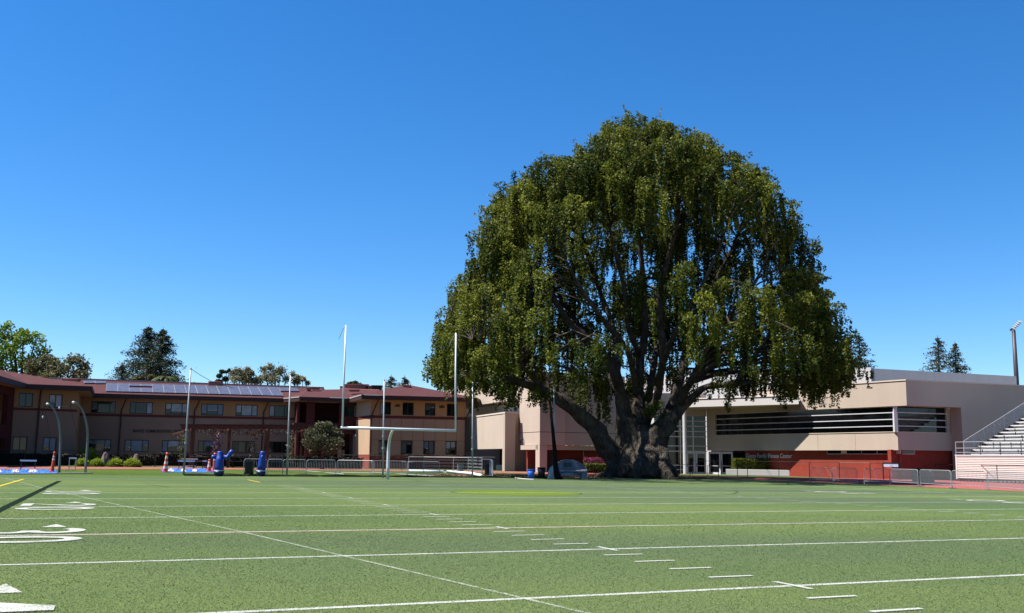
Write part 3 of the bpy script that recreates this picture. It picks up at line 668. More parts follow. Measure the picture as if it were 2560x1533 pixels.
# brick base, set back
q = MB(); WJ.box(q, sj(1857), SJ-.15, -.9, zJb+.05, -.9, -.47); part(q, 'brick_base', m_brickred, fit)
q = MB(); WG.box(q, -.45, LM, -.9, zJb+.05, -.9, -.47); part(q, 'brick_base', m_brickred, fit)
q = MB(); WJ.box(q, -1, SJ, zJb, zJb+.02, -1, 0.0); 
zc0, zc1 = WJ.hit(2160, 1134.5, -.47)[1], zJb-.03
for a, b_ in ((2071.5, 2109), (2118, 2156), (2157.5, 2195), (2197, 2234)):
    sa, sb_ = WJ.hit(a, 1130, -.47)[0], WJ.hit(b_, 1130, -.47)[0]
    f = MB(); WJ.box(f, sa-.05, sb_+.05, zc0-.05, zc1, -.47, -.44); o = part(f, 'clerestory_window', m_whitef, fit); p = MB(); WJ.box(p, sa, sb_, zc0, zc1, -.438, -.43); p.build('pane', m_glass, o, FO)
for a, b_ in ((2251, 2288),):
    sa, sb_ = WG.hit(a, 1130, -.47)[0], WG.hit(b_, 1130, -.47)[0]
    f = MB(); WG.box(f, sa-.05, sb_+.05, zc0-.05, zc1, -.47, -.44); o = part(f, 'clerestory_window', m_whitef, fit); p = MB(); WG.box(p, sa, sb_, zc0, zc1, -.438, -.43); p.build('pane', m_glass, o, FO)
for px, w_ in ((2113.5, .28), (2242, .5)):
    s = WJ.hit(px, 1130, -.45)[0]; q = MB(); WJ.box(q, s-w_, s+w_, zc0-.02, zJb, -.5, -.3); part(q, 'wall_bracket', m_creamd, fit)
# entrance: curtain wall, doors, column, canopy
ci = WJ.P(0, 0); WI = Wall(0, 0, 0, 0, A=at(1560, 1000, 106.5, True), B=ci)
WI.a.z = 0
si = lambda px: WI.hit(px, 1100)[0]; zi = lambda py: WI.hit(1740, py)[1]
q = MB(); WI.box(q, si(1560), WI.L-.01, zi(1041), 9.0, -.3, 0); part(q, 'entrance_wall', m_cream, fit)
cw = MB()
for py in (1053.5, 1066.2, 1079.2, 1092.3, 1115.6, 1128.7): WI.box(cw, si(1640), WI.L-.02, zi(py)-.055, zi(py)+.055, -.2, -.02)
for py in (1163.5, 1174.5): WI.box(cw, si(1640), si(1711), zi(py)-.05, zi(py)+.05, -.2, -.02)
cwo = part(cw, 'curtain_wall', m_whitef, fit)
for i in range(4):
    a = si(1640)+(WI.L-si(1640))*i/4; b_ = si(1640)+(WI.L-si(1640))*(i+1)/4
    q = MB(); WI.box(q, a, b_-.03, -.6, zi(1041), -.3, -.25); sub(q, 'pane', m_glass, cwo)
def door(w, px0, px1, zt, zbm, nn=-.05):
    a, b_ = w.hit(px0, 1150)[0], w.hit(px1, 1150)[0]; f = MB(); t = .2
    w.box(f, a, a+t, zbm, zt, nn-.08, nn); w.box(f, b_-t, b_, zbm, zt, nn-.08, nn); w.box(f, a+t, b_-t, zt-.25, zt, nn-.08, nn); w.box(f, a+t, b_-t, zbm, zbm+.3, nn-.08, nn)
    w.box(f, a+t, b_-t, zbm+1.0, zbm+1.06, nn-.06, nn-.01)
    o = part(f, 'door', m_whitef, fit); p = MB(); w.box(p, a+t, b_-t, zbm+.3, zt-.25, nn-.06, nn-.04); p.build('pane', m_glass, o, FO)
    h = MB(); w.box(h, a+t*.4, a+t*.7, zbm+.9, zbm+1.3, nn, nn+.06); h.build('handle', m_black, o, FO)
zdt = zi(1128.9); zdb = zi(1185)-.1
door(WI, 1719, 1741, zdt, zdb); door(WI, 1742, 1768.5, zdt, zdb)
door(WJ, 1769.5, 1799, zdt, zdb, -.3); door(WJ, 1800, 1829.5, zdt, zdb, -.3)
q = MB(); WJ.box(q, sj(1829.5), sj(1858), -.6, zJb, -.6, -.5); part(q, 'sidelight', m_glass, fit)
q = MB(); WJ.box(q, 0, sj(1858), -.6, zJb, -.75, -.65); part(q, 'sidelight', m_glass, fit)
s_, z_ = WJ.hit(1868, 1145.5, -.42)[0], WJ.hit(1868, 1144.5, -.42)[1]; s2_ = WJ.hit(1982.5, 1140, -.42)[0]
text('sign_lettering', 'Gomo Family Fitness Center', .66, WJ, s_, z_, -.42, mat('brushed_steel_letter', (.62, .6, .58), .5, var=.05), fit, s2_-s_)
cb = at(1716, 1185, 106.2, True)
q = MB(); q.lathe((cb.x, cb.y, -.5), [(.24, 0), (.24, 8.2)], 20); part(q, 'column', m_whitef, fit, smooth=False)
WH = Wall(1724, 103.3, 1999, 96.0)
zh0, zh1 = WH.hit(1860, 1014.4)[1], WH.hit(1860, 994)[1]
LH = WH.L; pin = WI.P(si(1600), 0, .4); 
q = MB()
A_, B_ = WH.P(0, 0), WH.P(LH, 0); C_ = WJ.P(sj(2003)-.2, 0, -.2); D_ = at(1697, 1000, 116, True); D_.z = 0
q.hexa([p+Vector((0, 0, zh0)) for p in (A_, B_, C_, D_)], [p+Vector((0, 0, zh1)) for p in (A_, B_, C_, D_)]); part(q, 'canopy', m_white, fit)
q = MB(); WH.box(q, -.05, LH+.02, zh1, zh1+.1, -.3, .06); part(q, 'canopy_cap', m_grey, fit)
q = MB(); q.poly([p+Vector((0, 0, zh0-.012)) for p in (A_, B_, C_, D_)]); part(q, 'soffit', m_cream, fit)
# tall white volume G and grey return P
WGv = Wall(1560, 134, 2183, 115); ZG = WGv.hit(2183, 918.5)[1]
q = MB(); WGv.box(q, -2, WGv.L, -.9, ZG, -.6, 0); part(q, 'gym_wall', m_white, fit)
WPv = Wall(0, 0, 0, 0, A=WGv.P(WGv.L, 0), B=at(2547, 1000, 122.5, True)); WPv.b.z = 0
zp0 = WPv.hit(2190, 921.5)[1]; zp1 = WPv.hit(2547, 941)[1]
q = MB(); q.hexa([WPv.P(.5, 4), WPv.P(WPv.L, 4), WPv.P(WPv.L, 4, -12), WPv.P(.5, 4, -12)], [WPv.P(.5, zp0), WPv.P(WPv.L, zp1), WPv.P(WPv.L, zp1, -12), WPv.P(.5, zp0, -12)]); part(q, 'gym_side_wall', m_grey, fit)
q = MB(); WPv.box(q, 0, .5, 4, ZG-.1, -.4, -.02); part(q, 'corner_trim', mat('bluish_metal_trim', (.36, .42, .60), .5, var=.05), fit)
s_, z_ = WGv.hit(1622.5, 967); s2_ = WGv.hit(1638, 967)[0]
text('sign_lettering', 'am', 1.15, WGv, s_, z_, .05, mat('dark_grey_letter', (.08, .08, .1), .5), fit, s2_-s_)
# left part: F4 big shaded wall, F2 box, F3, F1
k52 = at(1352, 1050, 100, True); k52.z = 0
WF4 = Wall(0, 0, 0, 0, A=k52, B=at(1565, 1050, 105.3, True)); WF4.b.z = 0
zs0 = WF4.hit(1400, 1113.2)[1]; zseam = WF4.hit(1400, 1081)[1]; ZF = 10.7
k01 = at(1150, 1050, 124.5, True); WF2 = Wall(0, 0, 0, 0, A=Vector((k01.x, k01.y, 0)), B=k52)
s301 = WF2.hit(1301, 1050)[0]; zf3 = WF2.hit(1297, 998.5)[1]; g_ = .03
q = MB(); WF4.box(q, .005, WF4.L, zs0, zseam-g_, -.4, 0); part(q, 'wall_panel', m_cream, fit)
q = MB(); WF4.box(q, .005, WF4.L, zseam+g_, ZF, -.4, 0); part(q, 'wall_panel', m_cream, fit)
q = MB(); WF4.box(q, .05, WF4.L-.05, zs0+.02, ZF-.1, -.39, -.05); part(q, 'joint_backing', mat('joint_dark', (.12, .09, .07), .9), fit)
q = MB(); WF2.box(q, s301, WF2.L, zs0, zseam-g_, -3, 0); part(q, 'wall_panel', m_cream, fit)
q = MB(); WF2.box(q, s301, WF2.L, zseam+g_, zf3-g_, -3, 0); part(q, 'wall_panel', m_cream, fit)
q = MB(); WF2.box(q, -9, WF2.L, zf3+g_*.0, ZF, -3.2, 0); part(q, 'wall_panel', m_cream, fit)
q = MB(); WF2.box(q, s301+.05, WF2.L-.05, zs0+.02, ZF-.1, -2.9, -.05); part(q, 'joint_backing', mat('joint_dark', (.12, .09, .07), .9), fit)
q = MB(); WF2.box(q, -12, s301, 5, zf3, -2.4, -2.1); part(q, 'recessed_wall', m_grey, fit)
q = MB(); WF4.box(q, 0, WF4.L, zs0-.5, zs0-.02, -4.2, -.38); part(q, 'soffit_beam', m_cream, fit)
k65 = at(1265, 1050, 104, True); WF1 = Wall(0, 0, 0, 0, A=Vector((*at(1160, 1050, 119.5, True)[:2], 0)), B=Vector((k65.x, k65.y, 0)))
zf1 = WF1.hit(1265, 1033.5)[1]; zop = WF1.hit(1258, 1122)[1]; s58 = WF1.hit(1258.5, 1100)[0]
q = MB(); WF1.solid(q, 0, WF1.L, -.5, zf1, [(-1, s58, -1, zop)], t=1.2); part(q, 'wall', m_cream, fit)
q = MB(); WF1.box(q, -.05, WF1.L+.08, zf1, zf1+.16, -1.3, .06); part(q, 'parapet_cap', m_creamd, fit)
q = MB(); WF1.box(q, -.3, 0, -.5, zf1, -6, 0); part(q, 'side_wall', m_cream, fit)
q = MB(); WF1.box(q, -8, s58+3, -.5, zop+.3, -5.2, -5); part(q, 'recessed_wall', mat('dark_recess_wall', (.10, .08, .08), .9), fit)  # back wall of the opening in one even dark colour
WFr = Wall(0, 0, 0, 0, A=WF1.P(WF1.L, 0), B=at(1345, 1050, 107.3, True)); WFr.b.z = 0
q = MB(); WFr.box(q, .01, WFr.L, -.5, zf1, -.3, 0); part(q, 'wall', m_cream, fit)
q = MB(); WFr.box(q, 0, WFr.hit(1304, 1050)[0], zf1, zf1+.16, -.4, .06); part(q, 'parapet_cap', m_creamd, fit)
# recess under F4
WRc = Wall(0, 0, 0, 0, A=WF4.P(0, 0, -4), B=WF4.P(WF4.L, 0, -4))
q = MB(); WRc.box(q, .8, WRc.L, -.5, zs0, -.3, 0); part(q, 'brick_wall', m_brickred, fit)
q = MB(); WF4.box(q, 0, WF4.hit(1370, 1150)[0], -.5, zs0-.02, -.9, -.02); part(q, 'pillar', m_cream, fit)
for px in (1460,):
    s = WRc.hit(px, 1140)[0]; q = MB(); WRc.box(q, s-.05, s+.05, -.3, zs0-.1, 0, .1); part(q, 'conduit', m_creamd, fit)
da, db_ = WFr.hit(1316, 1150)[0], WFr.hit(1338, 1150)[0]
f = MB(); zt_ = WFr.hit(1326, 1126)[1]
for x in (da, (da+db_)/2, db_): WFr.box(f, x-.07, x+.07, -.4, zt_, 0, .08)
WFr.box(f, da, db_, zt_, zt_+.12, 0, .08); o = part(f, 'door', mat('pale_green_frame', (.45, .5, .44), .5), fit)
p = MB(); WFr.box(p, da+.07, db_-.07, -.4, zt_, .01, .03); p.build('pane', m_blind3, o, FO)
q = MB(); WFr.box(q, da, db_, zt_+.14, zt_+.45, 0, .05); part(q, 'door_transom', m_glass, fit)
q = MB(); WFr.box(q, db_+.1, WFr.hit(1350, 1150)[0], -.4, zs0, .0, .12); part(q, 'brick_wall', m_brickred, fit)
s = WF2.hit(1312, 1103)[0]; zz = WF2.hit(1312, 1103)[1]
q = MB(); q.tube([WF2.P(s, zz+.22, .05), WF2.P(s, zz+.3, .25), WF2.P(s, zz+.2, .4), WF2.P(s, zz-.3, .42)], [.06, .08, .1, .11], 8); part(q, 'wall_lamp', m_black, fit)
# ================================================================== the big weeping tree
TD = 77.0
def tp(px, py, dy=0.): return at(px, py, TD+dy)
m_bark = mat('grey_oak_bark', (.040, .031, .025), .95, var=.3, vscale=1.3, col2=(.105, .09, .075), fine=(7, .35), bump=1.0, bscale=9)
_nt = m_bark.node_tree; _bn = [n for n in _nt.nodes if n.type == 'BUMP'][0]; _tn = _bn.inputs['Height'].links[0].from_node
_mp = _nt.nodes.new('ShaderNodeMapping'); _mp.inputs['Scale'].default_value = (1, 1, .22); _tc = [n for n in _nt.nodes if n.type == 'TEX_COORD'][0]
_nt.links.new(_tc.outputs['Object'], _mp.inputs[0]); _bn.inputs['Distance'].default_value = .22
for _n in _nt.nodes:
    if _n.type == 'TEX_NOISE' and _n.inputs['Scale'].default_value > 2: _nt.links.new(_mp.outputs[0], _n.inputs['Vector'])
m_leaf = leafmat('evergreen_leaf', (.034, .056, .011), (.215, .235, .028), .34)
tbase = G(1595, 1193); tree = thing('giant_weeping_tree', tuple(tbase), 'enormous spreading dark green tree with drooping foliage and many thick grey limbs', 'tree')
k = lambda px: px*TD/FPX            # pixel width to metres
def smooth(pts, n=4):
    """catmull-rom through (point, radius)"""
    P = [pts[0]]+pts+[pts[-1]]; out = []
    for i in range(1, len(P)-2):
        for j in range(n):
            t = j/n; r = []
            for c in range(4):
                p0, p1, p2, p3 = P[i-1][c], P[i][c], P[i+1][c], P[i+2][c]
                r.append(.5*((2*p1)+(-p0+p2)*t+(2*p0-5*p1+4*p2-p3)*t*t+(-p0+3*p1-3*p2+p3)*t**3))
            out.append(r)
    out.append(list(P[-1])); return out
LIMBS = {   # px, py, depth offset, radius px
 'L1': [(1575, 1190, 0, 36), (1550, 1158, -.5, 30), (1512, 1112, -1.2, 24), (1485, 1070, -1.8, 21), (1440, 1028, -2.4, 19), (1388, 994, -3, 17), (1330, 964, -3.6, 14), (1275, 950, -4.2, 10), (1232, 944, -4.8, 7), (1190, 955, -5.2, 4)],
 'L1b': [(1360, 978, -3, 12), (1330, 940, -5, 8), (1290, 905, -7, 6), (1240, 870, -8.5, 4), (1180, 850, -9.5, 2.5)],
 'L1c': [(1300, 952, -4, 9), (1262, 915, -3, 6), (1215, 880, -2, 4), (1150, 850, -1, 2.5), (1110, 820, 0, 1.5)],
 'C1': [(1572, 1190, .5, 36), (1568, 1120, .3, 28), (1562, 1055, 0, 23), (1552, 985, -.4, 17), (1538, 935, -.8, 16), (1520, 898, -1.4, 13), (1480, 858, -2.2, 11), (1430, 815, -3, 9.5), (1400, 770, -3.6, 8), (1364, 715, -4.2, 6), (1318, 668, -5, 4), (1260, 650, -6, 2.5)],
 'C1b': [(1540, 930, -.8, 13), (1545, 880, .5, 11), (1530, 810, 1.5, 9), (1500, 730, 2.5, 7.5), (1470, 640, 3, 6), (1440, 540, 3.5, 4), (1420, 470, 3.5, 2.5)],
 'C1c': [(1536, 925, -.8, 8), (1500, 925, 1, 7), (1450, 930, 3, 5), (1400, 915, 5, 4), (1330, 900, 7, 3)],
 'C2': [(1592, 1190, 1.5, 34), (1592, 1120, 1.5, 28), (1594, 1055, 1.0, 24), (1598, 990, 1.4, 15), (1602, 900, 2, 12), (1612, 820, 2, 11), (1610, 720, 1.5, 9), (1598, 600, 1, 7), (1588, 470, .5, 5), (1560, 340, 0, 3)],
 'C3': [(1605, 1140, 1.5, 24), (1612, 1060, 1, 16), (1637, 1012, 0, 13), (1650, 950, -1, 11.5), (1658, 880, -2, 11), (1650, 800, -3, 10), (1655, 700, -4, 8), (1690, 570, -5, 6), (1700, 450, -5, 4), (1700, 370, -5, 2.5)],
 'C3b': [(1600, 890, 2, 8), (1570, 820, -2, 7), (1560, 720, -5, 6), (1530, 600, -7, 4.5), (1510, 480, -7, 3)],
 'C4': [(1640, 1120, .5, 26), (1660, 1062, .5, 19), (1684, 1005, .5, 15), (1700, 945, 1, 13), (1715, 880, 1.5, 11), (1740, 810, 2, 9), (1780, 720, 2.5, 7), (1830, 620, 3, 5), (1870, 520, 3, 3)],
 'R2': [(1622, 1192, -.5, 38), (1620, 1140, -.8, 33), (1636, 1092, -1.2, 28), (1672, 1056, -1.4, 21), (1704, 1020, -1.6, 15), (1735, 990, -1.8, 11), (1765, 968, -2, 9), (1805, 964, -2.3, 8), (1850, 960, -2.6, 6.5), (1900, 955, -3, 5.5), (1945, 966, -3.4, 4.5), (1985, 960, -4, 3.5), (2030, 930, -4.5, 3), (2070, 885, -5, 1.8)],
 'R2b': [(1835, 960, -2.5, 6), (1862, 925, -1, 5), (1900, 870, 0, 4.5), (1950, 790, 1, 4), (1990, 700, 2, 3), (2015, 620, 2, 2)],
 'R2c': [(1700, 1020, -1.4, 12), (1722, 960, -4, 9), (1765, 890, -6, 8), (1820, 810, -7.5, 6.5), (1880, 720, -8, 5), (1920, 640, -8, 3)],
 'R2d': [(1722, 960, 4, 8), (1780, 900, 6, 7), (1850, 850, 8, 5.5), (1940, 810, 9, 4), (2010, 790, 9, 2)],
 'B1': [(1560, 1000, 1.5, 13), (1500, 900, 5, 9), (1440, 800, 8, 7), (1370, 700, 9, 5), (1300, 620, 10, 3)],
 'B2': [(1620, 1000, 2, 12), (1640, 880, 6, 9), (1660, 740, 9, 7), (1680, 600, 10, 5), (1650, 480, 10, 3)],
 'Fr1': [(1590, 980, -1, 10), (1570, 880, -5, 8), (1500, 790, -9, 6.5), (1440, 700, -11, 5), (1400, 620, -12, 3)],
 'Fr2': [(1640, 960, -1, 9), (1680, 850, -6, 8), (1740, 740, -10, 6), (1790, 640, -11, 4.5), (1820, 560, -11, 3)],
 'foot1': [(1636, 1070, -1.0, 17), (1642, 1120, -1.4, 22), (1652, 1165, -2.2, 26), (1668, 1192, -3.2, 16), (1692, 1203, -3.6, 6)],
 'foot2': [(1610, 1065, -.8, 17), (1612, 1120, -1.5, 24), (1612, 1170, -2.8, 32), (1616, 1200, -3.4, 24)],
 'foot3': [(1560, 1130, -.5, 24), (1545, 1170, -1.2, 24), (1520, 1186, -1.6, 12), (1490, 1190, -1.6, 6)],
 'foot4': [(1574, 1050, -.5, 18), (1582, 1115, -1.2, 22), (1572, 1170, -2, 28), (1566, 1196, -2.4, 20)],
 'foot5': [(1640, 1120, 0, 20), (1672, 1170, 0, 14), (1695, 1190, 0, 7)],
}
limb_pts = []
tk = MB(); brm = MB()
for nm, L in LIMBS.items():
    S = smooth([tuple(tp(a, b, c))+(k(r)*(.86 if b < 1045 else 1),) for a, b, c, r in L], 4)
    thick = L[0][3] >= 9
    (tk if thick else brm).tube([p[:3] for p in S], [p[3]*(1+.06*math.sin(i*1.7+len(nm))) for i, p in enumerate(S)], 20 if thick else 8, wob=.10 if thick else .05)
    if not nm.startswith('foot'):
        limb_pts += [(Vector(p[:3]), p[3]) for p in S if p[2] > 6.0]
tr = tk.build('trunk', m_bark, tree, tbase, smooth=True)
rm = tr.modifiers.new('fuse', 'REMESH'); rm.mode = 'VOXEL'; rm.voxel_size = .10; rm.use_smooth_shade = True
sm_ = tr.modifiers.new('smooth', 'SMOOTH'); sm_.factor = .6; sm_.iterations = 3
tx = bpy.data.textures.new('bark_lumps', 'CLOUDS'); tx.noise_scale = .45; dm = tr.modifiers.new('lumps', 'DISPLACE'); dm.texture = tx; dm.strength = .07; dm.mid_level = .5
# crown outline by height (photo rows -> left, right)
ENV = [(258, 1538, 1562), (275, 1500, 1625), (310, 1482, 1745), (350, 1440, 1822), (380, 1362, 1860), (408, 1345, 1905), (420, 1232, 1935), (480, 1208, 1985), (540, 1186, 2010), (600, 1160, 2053), (660, 1138, 2056), (710, 1110, 2060), (780, 1076, 2104), (850, 1068, 2124), (900, 1052, 2138), (950, 1070, 2130), (985, 1090, 2105)]
EZ = []
for y, a, b in ENV:
    pa, pb = tp(a, y+(14 if y < 500 else 0)), tp(b-(14 if y < 700 else 0), y+(14 if y < 500 else 0)); EZ.append((pa.z, pa.x, pb.x))
EZ.sort(); ez = np.array(EZ)
def env(z): return np.interp(z, ez[:, 0], ez[:, 1]), np.interp(z, ez[:, 0], ez[:, 2])
zmin, zmax = EZ[0][0], EZ[-1][0]
clumps = []; tries = 0
LP = np.array([tuple(p) for p, r in limb_pts]); 
def wz(z): a, b = env(z); return (b-a)/2
boughs = []
while len(boughs) < 265 and tries < 60000:
    tries += 1
    z = rng.uniform(zmin+1.6, zmax-1.9); w = wz(min(zmax, z+1.0))
    if rng.uniform() > (w/18.5)**1.0+.12: continue
    a, b = env(min(zmax, z+1.0)); cx = (a+b)/2; ph = rng.uniform(0, 2*math.pi)
    shell = rng.uniform() < .86
    rr = rng.uniform(.93, 1.0) if shell else rng.uniform(.25, .8)
    if not shell and z < zmin+8: continue
    we = max(.3, w-1.25); dw = min(w*.92, 16.0)
    x = cx+we*rr*math.cos(ph); y = TD+dw*rr*math.sin(ph)
    if math.sin(ph) < .1 and z < zmin+13.5 and abs(x-11.5) < 10.5 and rng.uniform() < .91: continue
    if any((x-c[0])**2+(y-c[1])**2+((z-c[2])*.9)**2 < 1.85**2 for c in boughs): continue
    boughs.append((x, y, z, shell)); br_ = rng.uniform(.05, .95)
    for _ in range(int(rng.uniform(5, 10))):
        o = rng.normal(0, .88, 3); o[2] *= .8
        aa, bb = env(min(zmax, z+o[2]+.8)); xx = min(max(x+o[0], aa+1.0), max(bb-1.0, aa+1.1))
        clumps.append((xx, y+o[1], z+o[2], rng.uniform(.32, .82), shell, float(np.clip(br_+rng.normal(0, .22), 0, 1))))
# hand placed fringe strands / clumps: px, top y, bottom y, depth offset
FRINGE = [(1095, 900, 972, -3), (1112, 920, 985, -5), (1128, 940, 1002, -2), (1150, 940, 990, -5), (1186, 950, 1034, -5), (1175, 950, 1005, -3), (1232, 950, 998, -5), (1248, 948, 1034, -4.5), (1268, 950, 1000, -4), (1286, 950, 1030, -4), (1210, 950, 985, -6), (1335, 975, 1020, -4), (1350, 985, 1015, -4), (1362, 985, 1035, -4),
 (1440, 945, 1045, 3), (1458, 940, 1075, 2), (1475, 950, 1085, 1.5), (1492, 955, 1060, 1), (1508, 950, 1075, 1), (1425, 940, 1000, 3), (1520, 960, 1050, 1.5), (1395, 935, 985, 4),
 (1635, 1015, 1040, -2), (1650, 1010, 1045, -2), (1622, 1020, 1038, -1), (1700, 930, 965, -2), (1790, 960, 985, -3), (1800, 940, 970, -2),
 (1818, 965, 1034, -3), (1830, 960, 1012, -3), (1842, 960, 990, -3), (1890, 955, 998, -3), (1896, 958, 985, -3), (1950, 965, 1010, -4), (1957, 960, 1023, -4), (1975, 955, 1010, -4), (1990, 950, 1000, -4), (2012, 940, 1025, -4), (2022, 940, 1022, -4), (2050, 930, 1005, -4), (2055, 925, 985, -5), (2080, 920, 1022, -5), (2088, 915, 985, -5), (2100, 905, 975, -5), (2112, 900, 965, -4), (2126, 880, 950, -4), (1600, 950, 1010, 1), (1575, 960, 1050, 1.5), (1925, 930, 975, 2), (2000, 900, 970, 3)]
leafC, leafV = [], []
def add_blob(x, y, z, s, v, n):
    g = rng.normal(size=(n, 3)); g /= np.linalg.norm(g, axis=1)[:, None]; rad = rng.uniform(.25, 1, n)**.6
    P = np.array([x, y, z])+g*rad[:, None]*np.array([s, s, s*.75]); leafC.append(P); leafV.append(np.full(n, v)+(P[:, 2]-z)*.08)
def add_strand(x, y, z, L, v, dens=44, r0=.19):
    n = int(L*dens*rng.uniform(.7, 1.25)); t = rng.uniform(0, 1, n)**.9
    sway = rng.normal(0, .18, 2); ph = rng.uniform(0, 6)
    r = r0*(1-t*.55)*(.75+.4*np.sin(t*L*2.4+ph)**2)
    g = rng.normal(0, 1, (n, 2))*r[:, None]*.62
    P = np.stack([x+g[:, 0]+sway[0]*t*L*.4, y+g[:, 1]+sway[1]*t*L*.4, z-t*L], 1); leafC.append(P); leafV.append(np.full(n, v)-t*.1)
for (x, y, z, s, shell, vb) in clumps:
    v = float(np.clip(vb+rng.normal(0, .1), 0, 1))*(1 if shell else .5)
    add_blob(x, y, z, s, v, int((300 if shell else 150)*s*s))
    for q_ in range(int(rng.uniform(2, 5)) if shell else 2):
        a = rng.uniform(0, 6.28); rr = s*math.sqrt(rng.uniform(0, 1)); L = rng.uniform(.8, 2.6)*(1.0 if z > zmin+12 else 1.35)*(1.1 if shell else .8)*(1.5 if rng.uniform() < .15 else 1)
        zz = z-s*.3
        if z-L < zmin+1.1: L = max(.5, z-zmin-1.1+rng.uniform(-.5, .6))
        add_strand(x+rr*math.cos(a), y+rr*math.sin(a), zz, L, np.clip(v+rng.normal(0, .12), 0, 1))
for px, y0, y1, dy in FRINGE:
    p = tp(px, y0, dy); p2 = tp(px, y1, dy); v = rng.uniform(.15, .6)
    add_blob(p.x, p.y, p.z, .55, v, 60)
    for _ in range(3):
        ox, oy = rng.normal(0, .22, 2); add_strand(p.x+ox, p.y+oy, p.z, (p.z-p2.z)*rng.uniform(.75, 1.02), v, 46, .26)
leafC = np.concatenate(leafC); leafV = np.clip(np.concatenate(leafV), 0, 1)
def inside(P, m_=.35):      # keep foliage within the crown's own outline
    f_ = TD/P[:, 1]; xa = P[:, 0]*f_; za = CAMH+(P[:, 2]-CAMH)*f_
    ph_ = np.arctan2(P[:, 1]-TD, P[:, 0]-12.); m_ = m_+.45*np.sin(za*2.3+ph_*3)+.35*np.sin(za*5.1+ph_*7)+.3*np.sin(za*.9+2)+rng.exponential(.16, len(P))
    return (za < zmax+.2+.5*np.sin(P[:, 0]*1.9)+rng.exponential(.1, len(P))) & ((za < zmin+2.5) | ((xa > np.interp(za, ez[:, 0], ez[:, 1])-m_) & (xa < np.interp(za, ez[:, 0], ez[:, 2])+m_)))
_k = inside(leafC); leafC = leafC[_k]; leafV = leafV[_k]
clumps = [c for c in clumps if inside(np.array([[c[0], c[1], c[2]]]), 0)[0]]
for (x, y, z, s, shell, vb) in clumps[::2]:      # loose outward sprigs
    d = np.array([x-12.0, (y-TD)*1.2, 2.5+rng.normal(0, 1.5)]); d /= np.linalg.norm(d); n_ = 14; t_ = rng.uniform(0, 1, n_)
    P = np.array([x, y, z])+d*(s*.7+t_[:, None]*rng.uniform(.3, .8))+rng.normal(0, .07, (n_, 3)); 
    if x > -2.5: leafC = np.concatenate([leafC, P]); leafV = np.concatenate([leafV, np.full(n_, vb)])
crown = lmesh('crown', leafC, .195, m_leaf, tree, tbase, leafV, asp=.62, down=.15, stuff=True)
# secondary branches: from the nearest main limb up to each clump
for (x, y, z, s, shell, vb) in clumps:
    if rng.uniform() < .35: continue
    c = Vector((x, y, z)); d = np.linalg.norm((LP-np.array([x, y, z]))*np.array([1, 1, 1.3]), axis=1)+np.maximum(0, LP[:, 2]-z+.5)*2.0
    i = int(np.argmin(d)); a = Vector(LP[i]); D = (c-a).length
    if D < .4 or D > 14: continue
    m1 = a.lerp(c, .4)+Vector((rng.normal(0, .05*D), rng.normal(0, .05*D), .10*D)); m2 = a.lerp(c, .75)+Vector((rng.normal(0, .04*D), rng.normal(0, .04*D), .12*D))
    r0 = min(.022+.013*D, limb_pts[i][1]*.8)
    brm.tube([a, a.lerp(m1, .5)+Vector((0, 0, .02*D)), m1, m2, c], [r0, r0*.85, r0*.7, r0*.45, .012], 5, cap=False)
brm.build('branches', m_bark, tree, tbase, smooth=True)
# ================================================================== background trees
def bg_tree(name, px, ytop, ybase, D, wpx, leaf, label, n=2600, size=.5, nb=22, trunk=True, flat=.8, group=None, gaps=0., sil=None, b=False):
    """broadleaf tree: px centre, rows of its top and of the ground, distance, crown width in px; sil = [(dx px, y px, r px)] crown lumps"""
    base = at(px, 1150, D); base.z = 0
    t = thing(name, tuple(base), label, 'tree', group)
    m_ = D/FPX; C = []; V = []; lumps = []
    if sil:
        for dx, y, r in sil: p = at(px+dx, y, D); lumps.append((p.x, p.y+rng.uniform(-1, 1)*r*m_, p.z, r*m_))
    else:
        top = at(px, ytop, D).z; H = top-3; R = wpx*m_/2
        for i in range(nb):
            u = rng.uniform(0, 1)**.7; a = rng.uniform(0, 6.28); w = R*math.sin(math.pi*min(1, .25+u*.68))*rng.uniform(.4, .95)
            lumps.append((base.x+w*math.cos(a), base.y+w*math.sin(a), 3+H*u*.93, R*rng.uniform(.22, .36)))
    tot = sum(l[3]**2 for l in lumps)
    for x, y, z, r in lumps:
        k_ = int(n*r*r/tot); g = rng.normal(size=(k_, 3)); g /= np.linalg.norm(g, axis=1)[:, None]; rd = rng.uniform(.15, 1.12, k_)**.55
        
        if 'budding' in name or 'pale' in leaf.name: g = rng.normal(size=(k_, 3))*.62; rd = np.ones(k_); g[:, 2] += np.abs(rng.normal(0, .35, k_))
        C.append(np.array([x, y, z])+g*rd[:, None]*np.array([r, r, r*flat])); v0 = rng.uniform(.1, .9); V.append(np.full(k_, v0)+g[:, 2]*.15)
    lmesh('crown', np.concatenate(C), size, leaf, t, base, np.concatenate(V), stuff=True)
    q = MB(); ztop = max(l[2] for l in lumps); c0 = Vector((base.x, base.y, 0)); r0 = .02*ztop+.1
    fork = Vector((base.x, base.y, ztop*.35)); q.tube([c0, fork], [r0*1.3, r0], 8)
    for x, y, z, r in lumps:
        e = Vector((x, y, z+r*.5)); q.tube([fork, fork.lerp(e, .5)+Vector((0, 0, .06*ztop)), e], [r0*.55, r0*.3, .03], 5, cap=False)
    q.build('trunk', m_bark, t, base); return t
lf_bright = leafmat('bright_green_leaf', (.06, .11, .012), (.24, .35, .035), .42)
lf_olive = leafmat('olive_brown_leaf', (.075, .075, .028), (.21, .19, .09), .3)
lf_pale = leafmat('pale_spring_leaf', (.10, .11, .045), (.30, .27, .15), .35)
lf_dark = leafmat('dark_evergreen_leaf', (.020, .032, .010), (.065, .085, .02), .2)
